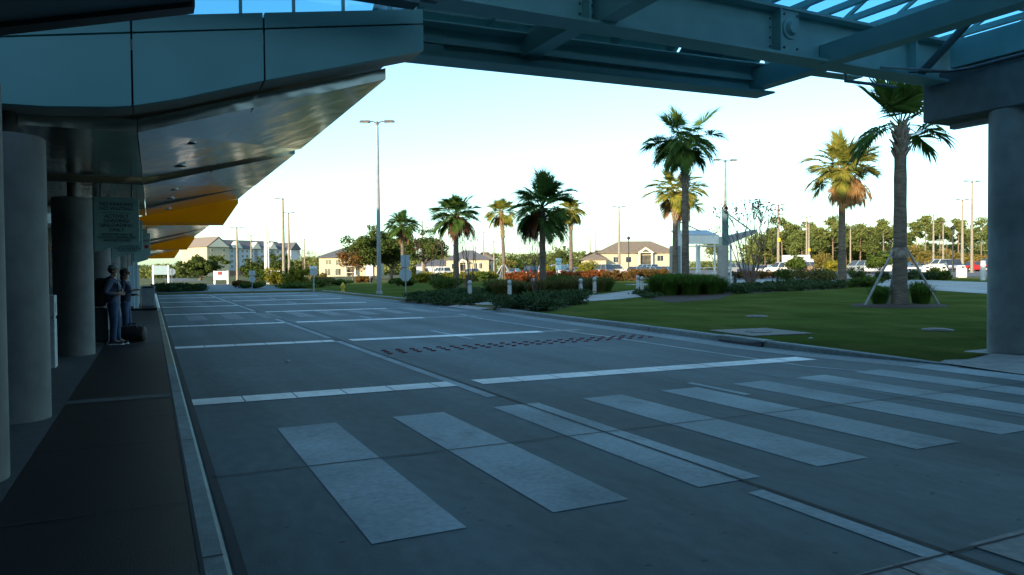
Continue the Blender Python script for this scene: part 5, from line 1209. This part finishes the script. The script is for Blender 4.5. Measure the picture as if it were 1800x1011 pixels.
wood("far_wood", 1315, 1790, 275, 432, "dense understorey wood behind the pines", 201, 26000, lsz=.5)
wood("far_wood", 1318, 1545, 262, 412, "tall continuous wood behind the left group of pines", 209, 22000, lsz=.48, jag=9)
wood("far_wood", 1560, 1790, 235, 448, "autumn brush below the thin pines", 202, 9000, mPINEO, .42, 8)
wood("far_wood", 860, 1075, 240, 450, "low wood beyond the parking lot in the middle", 203, 8000, lsz=.5)
wood("far_wood", 520, 620, 250, 458, "green wood right of the hotel and behind the cream two-storey house", 207, 9000, lsz=.5)
wood("far_wood", 640, 800, 240, 452, "wood behind the oaks left of centre", 208, 9000, lsz=.5)
wood("far_wood", 505, 800, 330, 466, "low far wood beyond the cream houses", 204, 8000, lsz=.6)
wood("far_wood", 250, 345, 260, 470, "far trees under the yellow wing panels", 205, 4000, lsz=.55)
wood("far_wood", 1075, 1320, 300, 462, "far wood behind the shelter", 206, 6000, lsz=.55)

# ================================================================ SHRUBS, GRASSES, BEDS
def ap(*px): return [(q.x, q.y) for q in (at(u, v) for u, v in px)]
ground_cover("juniper_bed", ap((700, 531), (770, 537), (835, 536), (862, 524), (868, 516), (830, 513), (770, 519)), "dark juniper bed along the kerb left of the path", 301, .45, 9000, .11)
ground_cover("juniper_bed", ap((866, 542), (890, 548), (960, 549), (1015, 536), (1030, 526), (1025, 516), (985, 519), (925, 527), (885, 533)), "dark juniper bed in front of the tan grass", 302, .5, 12000, .11)
ground_cover("juniper_bed", ap((1262, 519), (1330, 516), (1420, 511), (1478, 508), (1500, 504), (1440, 500), (1360, 504), (1300, 507), (1262, 510)), "dark juniper bed right of the green grass mound", 303, .5, 11000, .11)
ground_cover("juniper_bed", ap((1118, 520), (1146, 526), (1160, 520), (1148, 510), (1125, 511)), "small juniper patch at the foot of two bollard lights", 304, .3, 2000, .10)
ground_cover("juniper_bed", [(0.4, 66), (3.6, 66), (4.4, 70), (3.5, 78), (.2, 80)], "dark low bed at the left edge of the road end", 305, .7, 5000, .16)
structure("mulch_bed", MB().poly([(q[0], q[1], gh(*q)+.024) for q in ap((1140, 526), (1180, 533), (1262, 527), (1285, 519), (1270, 512), (1150, 514))]), mMULCH, "mulch at the foot of the green grass mound")
gi = 400
GM = "green grass clumps of the long mound"
for i, (u, d, w_, h_) in enumerate(((1158, 40.5, 1.7, 1.05), (1176, 39.6, 1.9, 1.15), (1194, 40.6, 1.9, 1.1), (1212, 39.4, 2.0, 1.1), (1230, 40.2, 1.9, 1.05), (1247, 39.8, 1.8, 1.0), (1262, 40.6, 1.5, .8), (1168, 42, 1.8, 1.15), (1203, 42.3, 1.9, 1.15), (1238, 42, 1.8, 1.05))):
    q = PX(u, d); grass_clump(*q, w_, h_, "bright green grass clump in the long mound under the tall dark palm", gi+i, mGBLADE, 620, GM, .014)
GT = "tan ornamental grasses round the wide dark palm"
for i, (u, d, w_, h_) in enumerate(((868, 44, 1.6, .95), (880, 42.5, 1.7, 1.0), (898, 43.5, 1.6, .95), (914, 44.5, 1.5, .8), (940, 43, 1.5, .8), (962, 41.6, 1.7, .95), (978, 42.4, 1.8, 1.05), (994, 41.8, 1.8, 1.05), (1010, 42, 1.6, .95), (985, 45, 1.9, 1.15), (1005, 46, 1.8, 1.1), (1050, 46.5, 1.8, .95), (1064, 47.5, 1.7, .9), (1036, 48, 1.8, .95))):
    q = PX(u, d); grass_clump(*q, w_, h_, "tan-green ornamental grass round the wide dark palm", gi+20+i, mGTAN if i % 3 else mGBLADE, 520, GT, .013)
for i, (u, d, w_, h_, lab) in enumerate(((1546, 27.6, .95, .72, "dark grass tuft left of the braced palm's trunk"), (1622, 27.3, .9, .75, "dark grass tuft right of the braced palm's trunk"), (1612, 27.9, .7, .85, "thin tall weeds behind the right brace"))):
    q = PX(u, d); grass_clump(*q, w_, h_, lab, gi+40+i, mGBLADE, 330, None, .010)
for i, (u, d, w_, h_, m_, lab) in enumerate((
    (790, 55, 2.8, 1.15, mSHRUB, "green shrub behind the pale bollard light left of the path"), (777, 57, 2.2, 1.0, mSHRUB, "darker green shrub left of the palm by the crape myrtle"), (700, 73, 2.1, .85, mSHRUB, "low green shrub behind the stop sign back"), (718, 74, 1.8, .8, mSHRUB, "low green shrub right behind the stop sign back's post"),
    (1388, 55, 2.6, 1.2, mSHRUB, "round green shrub right of the black bollard light under the white car"), (1432, 52, 3.2, 1.25, mGTAN, "wide tan-green mound left of the broad sunlit palm"), (1452, 53, 2.0, 1.1, mSHRUB, "green shrub touching the broad sunlit palm's trunk"), (1512, 44, 2.0, .75, mSHRUB, "bright green shrub right of the broad sunlit palm"), (1535, 45, 1.4, .6, mSHRUB, "small green shrub left of the braced palm"),
    (1030, 92, 3.0, 2.2, mGOLD, "yellow bush left of the white pickup"), (968, 88, 1.5, 2.1, mGOLD, "narrow yellow bush left of the blue direction sign"),
    (425, 76, 2.4, .8, mRUST, "rust-coloured shrub on the island at the road end"), (447, 72, 2.6, .7, mSHRUB, "low green shrub under the small stop sign back"), (454, 92, 2.4, 2.1, mSHRUB, "upright green shrub left of the white monument"), (480, 92, 2.6, 2.2, mGOLD, "yellow-green shrub at the foot of the white monument"), (489, 94, 2.2, 1.7, mSHRUB, "green shrub right of the white monument"), (514, 78, 2.3, 2.2, mGOLD, "golden shrub at the road end, left one"), (528, 79, 2.0, 2.1, mGOLD, "golden shrub at the road end, right one"),
    (520, 71, 4.2, .8, mSHRUB, "dark clipped hedge below the golden shrubs"), (570, 82, 3.2, 1.1, mGTAN, "wide tan-green grass mound left of the hydrant"), (555, 74, 2.6, .8, mSHRUB, "low dark shrub by the grey sign back"), (600, 84, 3.0, .8, mSHRUB, "low dark hedge behind the hydrant"), (632, 100, 2.2, .9, mRUST, "rust clipped shrub left of the tall grey lamp post's foot"), (646, 100, 1.8, .8, mRUST, "rust clipped shrub against the tall grey lamp post"), (560, 100, 2.4, 1.6, mPINEO, "rusty bush in front of the cream two-storey house"))):
    q = PX(u, d); shrub("leafy_shrub", *q, w_, h_, lab, 500+i, m_, n=1700, lsz=.075 if d < 60 else .12)
for i, u in enumerate((765, 778, 792, 805, 820, 836, 852, 866)):
    shrub("hedge_shrub", *PX(u, 84+i % 3*2), 2.1, 1.2, "yellow-green hedge shrub in the row behind the open-crowned oak and crape myrtle", 540+i, mGOLD if i % 2 else mSHRUB, 1000, .13, "hedge shrubs along the lot edge")
for i, u in enumerate((735, 748)): shrub("hedge_shrub", *PX(u, 88), 2.6, 1.3, ("golden hedge shrub left of the open-crowned oak's trunk", "golden hedge shrub right against the open-crowned oak's trunk")[i], 550+i, mGOLD, 1200, .13)
for i, (u, d) in enumerate(((905, 72), (918, 75), (930, 74), (945, 76), (958, 73), (971, 75), (990, 74), (1003, 76), (1018, 74), (1032, 72), (1046, 75), (1060, 74), (1076, 73), (1092, 75), (1106, 73), (1122, 75), (1140, 74), (1156, 76), (1172, 74))):
    shrub("red_shrub", *PX(u, d), 2.2, 1.15, "reddish shrub in the long row before the parked cars", 560+i, mREDL if i < 12 else mRUST, 1000, .11, "row of reddish shrubs")
for i, (u, d) in enumerate(((1300, 70), (1320, 68), (1338, 70), (1358, 72), (1405, 68))):
    shrub("red_shrub", *PX(u, d), 2.0, .8, "rusty low shrub under the white cars right of the shelter", 585+i, mRUST, 800, .11, "rusty shrubs right of the shelter")
for i, (u, d, w_, h_) in enumerate(((1505, 60, 1.9, 1.1), (1553, 56, 1.5, .7), (1598, 55, 1.5, .75), (1618, 58, 1.4, .8), (1634, 56, 1.5, .65), (1650, 57, 1.7, 1.0), (1660, 56, 1.2, .7))):
    shrub("clipped_shrub", *PX(u, d), w_, h_, ("rounded shrub below the minivan", "rounded dark shrub left of the braced palm's trunk", "rounded dark shrub right of the braced palm's trunk", "taller rounded shrub behind the right brace", "low rounded shrub left of the pair by the access road", "larger rounded shrub at the access road", "last rounded shrub at the right end by the access road")[i], 590+i, mJUNI if i in (1, 2, 4) else mSHRUB, 1300, .075)
bare_tree(*PX(822, 53), hgt(820, 392, 53), 2.4, "bare crape myrtle in front of the palm left of centre", 71, 7)
bare_tree(*PX(943, 41.2), hgt(940, 392, 41.2), 3.0, "bare crape myrtle stems left of the wide dark palm's trunk", 72, 8)
bare_tree(*PX(1318, 52), hgt(1320, 346, 52), 6.0, "crape myrtle with dark seed heads beside the shelter", 73, 15, heads=9)
bare_tree(*PX(540, 120), hgt(540, 437, 120), 4.5, "bare thin tree right of the golden shrubs", 74, 6, heads=5)
bare_tree(*PX(765, 70), hgt(765, 412, 70), 3.0, "bare twiggy tree between the open-crowned oak and the palm", 75, 5, heads=4)
# pale kerbs of the islands at the road end
structure("island_kerb", strip([(5.4, 73), (8.2, 71.6), (10.4, 72.6)], .5, .12), mBOLL, "pale kerb of the island at the road end")
structure("island_kerb", strip([(6.6, 92), (10, 90), (12.5, 92)], .5, .12), mBOLL, "second pale kerb at the road end")
# small white stones and litter in the lawn / on the road
for i, (u, v) in enumerate(((505, 636), (1425, 600))):
    q = at(u, v); t = thing("leaf_litter", ("pale scrap on the road left of the middle joint", "pale fallen leaf on the lawn")[i], "litter", (q.x, q.y, gh(q.x, q.y)+.014)); MB().lathe([(.05, 0), (.04, .012), (.01, .015)], n=7).build("scrap", mBOLL, t)

# ================================================================ PEOPLE
mSKIN = mat("skin", (.42, .23, .16), rough=.55, scale=6); mJEANS = mat("blue_jeans", (.05, .085, .16), (.03, .055, .11), rough=.85, scale=10); mSHIRT = mat("grey_blue_shirt", (.13, .15, .22), (.095, .11, .165), rough=.85, scale=9)
mNAVY = mat("navy_jacket", (.028, .036, .07), rough=.8); mCAPF = mat("grey_cap", (.26, .27, .25), rough=.85); mHAIR = mat("brown_hair", (.055, .032, .02), rough=.7); mSHOE = mat("dark_sneaker", (.035, .04, .055), rough=.7); mPACK = mat("black_backpack", (.012, .012, .014), rough=.75); mBAG = mat("brown_black_bag", (.045, .032, .026), rough=.7)
def skin(name, V, E, m, parent, root=0, sub=2):
    me = bpy.data.meshes.new(name); me.from_pydata([v[:3] for v in V], E, []); o = bpy.data.objects.new(name, me); COL.objects.link(o); o.parent = parent; me.materials.append(m)
    md = o.modifiers.new("skin", 'SKIN'); md.use_smooth_shade = True
    for i, v in enumerate(V):
        s = me.skin_vertices[0].data[i]; s.radius = v[3] if isinstance(v[3], tuple) else (v[3], v[3]); s.use_root = (i == root)
    sb = o.modifiers.new("sub", 'SUBSURF'); sb.levels = sub; sb.render_levels = sub
    return o
def chain(*n): return list(zip(n[:-1], n[1:]))
def head(par, c, facing=1, hair=None, cap=None, glasses=False):
    """face details in the person's frame: the face looks along +x"""
    x, y, z = c
    f = MB()
    for s in (-1, 1): f.ball((x+.086, y+s*.032, z+.012), (.010, .013, .008), 8, 6)
    f.build("eyes", mBLKM, par); MB().ball((x+.090, y, z-.062), (.012, .024, .007), 10, 6).build("mouth", mat("lips", (.30, .11, .09)), par)
    for s in (-1, 1): MB().ball((x-.005, y+s*.082, z-.005), (.022, .012, .034), 8, 6).build("ear", mSKIN, par, smooth='full')
    if hair == 'short': MB().ball((x-.022, y, z+.035), (.094, .083, .098), 16, 10).build("hair", mHAIR, par, smooth='full')
    if hair == 'long':
        m = MB().ball((x-.028, y, z+.028), (.098, .092, .105), 16, 10); m.ball((x-.06, y, z-.08), (.055, .085, .12), 14, 8); m.build("hair", mHAIR, par, smooth='full')
    if cap:
        m = MB().lathe([(.100, z+.045), (.099, z+.085), (.080, z+.125), (.03, z+.142)], (x-.006, y), 20); q = m.build("cap", mCAPF, par, smooth=True)
        MB().hexa([(x+.06, y-.075, z+.050), (x+.185, y-.045, z+.038), (x+.185, y+.045, z+.038), (x+.06, y+.075, z+.050), (x+.06, y-.075, z+.060), (x+.185, y-.045, z+.047), (x+.185, y+.045, z+.047), (x+.06, y+.075, z+.060)]).build("cap_peak", mCAPF, q)
    if glasses:
        m = MB(); m.box(x+.088, x+.100, y-.066, y+.066, z-.002, z+.034); m.box(x+.0, x+.09, y-.086, y-.080, z+.018, z+.028); m.box(x+.0, x+.09, y+.080, y+.086, z+.018, z+.028); m.build("sunglasses", mBLKM, par)
def hand_pts(V, E, w_, d, palm_dir, thumb, s=1.0, curl=.6):
    """palm + five fingers rooted at vertex w_; d = direction of the palm, palm_dir = direction the fingers curl to"""
    d = Vector(d).normalized(); c = Vector(palm_dir).normalized(); sd = d.cross(c).normalized(); p = Vector(V[w_][:3])
    V.append((*(p+d*.055*s), (.026*s, .036*s))); pc = len(V)-1; E.append((w_, pc))
    for k, (o, l) in enumerate(((-.030, .066), (-.010, .078), (.011, .074), (.030, .058))):
        b = p+d*.095*s+sd*o*s; V.append((*b, .0095*s)); a = len(V)-1; E.append((pc, a))
        cur = b; dd = d.copy()
        for j in range(3):
            dd = (dd+c*curl*(.7+.2*j)).normalized(); cur = cur+dd*l*s*(.44, .32, .24)[j]; V.append((*cur, (.0088-.0012*j)*s)); n = len(V)-1; E.append((a, n)); a = n
    b = p+d*.035*s+sd*thumb*.034*s; V.append((*b, .011*s)); a = len(V)-1; E.append((pc, a))
    for q in ((.03, .030), (.058, .034)):
        V.append((*(p+d*(.035+q[0])*s+sd*thumb*(.034+q[1]*.45)*s+c*q[1]*.8*s), .0095*s)); n = len(V)-1; E.append((a, n)); a = n
def person(loc, rot, label, ht, arms, top_m, legs, shoe_white=True, build=1.0, **hd):
    t = thing("person", label, "person", loc, rot); k = ht/1.70
    def S_(*a): return tuple(q*k for q in a)
    b = build
    V = [(*S_(0, 0, .93), .085*k*b), (*S_(.0, 0, 1.08), .080*k*b), (*S_(-.01, 0, 1.24), .088*k*b), (*S_(-.015, 0, 1.36), .080*k*b), (*S_(0, 0, 1.45), .056*k), (*S_(.018, 0, 1.52), .054*k),
         (*S_(.022, 0, 1.585), (.082*k, .072*k)), (*S_(.018, 0, 1.655), (.078*k, .070*k)), (*S_(.098, 0, 1.585), .014*k), (*S_(.072, 0, 1.535), .034*k)]
    E = chain(0, 1, 2, 3, 4, 5, 6, 7)+[(6, 8), (5, 9)]
    hip_, sh = [], []
    for s in (-1, 1):
        lg = legs[0 if s < 0 else 1]; n = len(V)
        V += [(*S_(.0, s*.092, .86), .088*k*b), (*S_(lg[0], s*.098, .50), .060*k*b), (*S_(lg[1], s*.10, .10), .040*k), (*S_(lg[1]+.13, s*.115, .035), (.036*k, .030*k))]
        E += [(0, n), (n, n+1), (n+1, n+2), (n+2, n+3)]
        ar = arms[0 if s < 0 else 1]; n = len(V)
        V += [(*S_(-.015, s*.185, 1.385), .058*k*b), (*S_(*ar[0]), .043*k*b), (*S_(*ar[1]), .028*k)]
        E += [(3, n), (n, n+1), (n+1, n+2)]
        hand_pts(V, E, n+2, ar[2], ar[3], ar[4], k, ar[5])
    skin("body", V, E, mSKIN, t)
    # clothes: a shirt or jacket with sleeves, trousers, shoes
    g = 1.16
    Vs = [(*S_(0, 0, .90), (.128*k*b, .160*k*b)), (*S_(0, 0, 1.08), (.126*k*b, .158*k*b)), (*S_(-.01, 0, 1.24), (.136*k*b, .176*k*b)), (*S_(-.015, 0, 1.37), (.112*k*b, .162*k*b)), (*S_(-.004, 0, 1.445), .064*k)]; Es = chain(0, 1, 2, 3, 4)
    for s in (-1, 1):
        ar = arms[0 if s < 0 else 1]; n = len(Vs); w_ = Vector(ar[1])*.80+Vector(ar[0])*.20
        Vs += [(*S_(-.015, s*.185, 1.385), .070*k*b), (*S_(*ar[0]), .056*k*b), (*S_(*w_), .043*k)]; Es += [(3, n), (n, n+1), (n+1, n+2)]
    skin("jacket" if top_m is mNAVY else "shirt", Vs, Es, top_m, t, 1)
    Vj = [(*S_(0, 0, .98), (.120*k*b, .150*k*b)), (*S_(0, 0, .90), (.128*k*b, .156*k*b))]; Ej = [(0, 1)]
    for s in (-1, 1):
        lg = legs[0 if s < 0 else 1]; n = len(Vj)
        Vj += [(*S_(.0, s*.095, .80), .098*k*b), (*S_(lg[0], s*.098, .50), .078*k*b), (*S_((lg[0]+lg[1])/2-.01, s*.10, .28), .070*k), (*S_(lg[1], s*.10, .06), .066*k)]; Ej += [(1, n)]+chain(n, n+1, n+2, n+3)
    skin("jeans", Vj, Ej, mJEANS, t, 1)
    for s in (-1, 1):
        lg = legs[0 if s < 0 else 1]; cx, cy = lg[1]*k, s*.108*k
        m = MB(); out = [(-.085, .032), (-.06, .042), (.06, .045), (.14, .050), (.185, .038), (.20, .0)]
        ring = [(cx+a*k, cy+w_*k) for a, w_ in out]+[(cx+a*k, cy-w_*k) for a, w_ in out[::-1]]
        m.prism([(a, c_, .022) for a, c_ in ring], (0, 0, .045)); m.ball((cx-.005*k, cy, .075), (.075*k, .040*k, .055), 12, 8)
        q = m.build("shoe", mSHOE, t, smooth=True, bevel=.01)
        MB().prism([(cx+(a-cx)*1.03, cy+(c_-cy)*1.05, 0) for a, c_ in ring], (0, 0, .0215)).build("sole", mWHITE if shoe_white else mBLKM, q)
    head(t, S_(.016, 0, 1.59), **hd)
    return t
# the man: seen from his right, arms folded in front, leaning back a little on the column
mx, my = -.72, 17.65
A_R = [(-.13, -.235, 1.12), (.12, -.19, 1.10), (1, .75, .05), (0, .9, .1), 1, .35]
A_L = [(-.03, .25, 1.11), (.15, .10, 1.16), (.35, -1, .05), (-.4, -.6, 0), -1, .4]
man = person((mx, my, .135), rad(-6), "man in a grey cap and blue-grey shirt with folded arms, standing by the round column", 1.66, (A_R, A_L), mSHIRT, ((.015, .0), (.05, .07)), build=1.12, hair='short', cap=True)
W_R = [(-.03, -.21, 1.12), (.22, -.12, 1.20), (1, .1, .15), (.2, .1, -1), 1, .75]
W_L = [(-.05, .22, 1.10), (.16, .10, 1.08), (1, -.5, .1), (0, -.4, -.8), -1, .5]
wx, wy = -.52, 18.55
person((wx, wy, .135), rad(-10), "person in navy jacket and sunglasses holding a phone behind the man in the cap", 1.60, (W_R, W_L), mNAVY, ((.02, .0), (.04, .05)), shoe_white=False, build=.96, hair='long', glasses=True)
t = thing("phone", "black phone held up by the person in sunglasses", "phone", (wx+.335, wy-.13, .135+1.165), rad(-10)); MB().box(-.004, .004, -.035, .035, -.07, .07).build("case", mBLKM, t, bevel=.003).rotation_euler = (0, rad(35), 0); MB().box(-.0055, -.0045, -.031, .031, -.062, .062).build("screen", mWIN, t).rotation_euler = (0, rad(35), 0)
# backpack on the man's back
t = thing("backpack", "bulky black backpack on the back of the man in the cap", "backpack", (mx-.24, my+.03, .135+1.12), rad(-6))
MB().hexa([(-.16, -.17, -.30), (.10, -.17, -.32), (.10, .17, -.32), (-.16, .17, -.30), (-.10, -.14, .27), (.11, -.15, .30), (.11, .15, .30), (-.10, .14, .27)]).build("main_bag", mPACK, t, smooth=True, bevel=.07)
MB().hexa([(-.24, -.12, -.25), (-.165, -.13, -.27), (-.165, .13, -.27), (-.24, .12, -.25), (-.20, -.10, .0), (-.14, -.11, .02), (-.14, .11, .02), (-.20, .10, .0)]).build("front_pocket", mPACK, t, bevel=.03)
for s in (-1, 1): MB().tube([(.10, s*.11, .26), (.20, s*.14, .315), (.335, s*.14, .22), (.36, s*.145, .02), (.22, s*.19, -.16), (.09, s*.15, -.22)], .018, 6).build("strap", mPACK, t)
# black case added to stand for the dark recess behind the man, duffel bag at his feet
t = thing("dark_mass_case", "tall black case added to fill the dark recess behind the man in the cap", "dark_mass_case", (-1.02, 17.75, .135), rad(8))
MB().box(-.17, .17, -.24, .24, .06, .78).build("case", mPACK, t, bevel=.05); MB().tube([(-.12, -.12, .77), (-.12, -.12, 1.02), (-.12, .12, 1.02), (-.12, .12, .77)], .011, 6).build("handle", mGREYM, t)
for sx in (-1, 1):
    for sy in (-1, 1): MB().tube([(sx*.12-.012, sy*.19, .035), (sx*.12+.012, sy*.19, .035)], .035, 10).build("wheel", mTYRE, t)
t = thing("duffel_bag", "dark brown duffel bag lying on the sidewalk at the man's feet", "bag", (-.38, 18.05, .135), rad(-14))
b = MB().tube([(-.27, 0, .17), (-.235, 0, .17), (0, 0, .185), (.235, 0, .17), (.27, 0, .17)], [.11, .165, .18, .165, .11], 18); b.v = [(x_, y_, max(.0, z_)) for x_, y_, z_ in b.v]; b.build("bag_body", mBAG, t, smooth=True, bevel=.02)
MB().tube([(-.12, -.10, .31), (-.08, -.06, .40), (.08, -.06, .40), (.12, -.10, .31)], .014, 6).tube([(-.12, .10, .31), (-.08, .06, .40), (.08, .06, .40), (.12, .10, .31)], .014, 6).build("handles", mBLKM, t)
MB().box(-.14, .14, -.192, -.178, .08, .20).build("end_pocket", mPACK, t); MB().tube([(-.2, 0, .352), (.2, 0, .352)], .006, 5).build("zip", mGREYM, t)
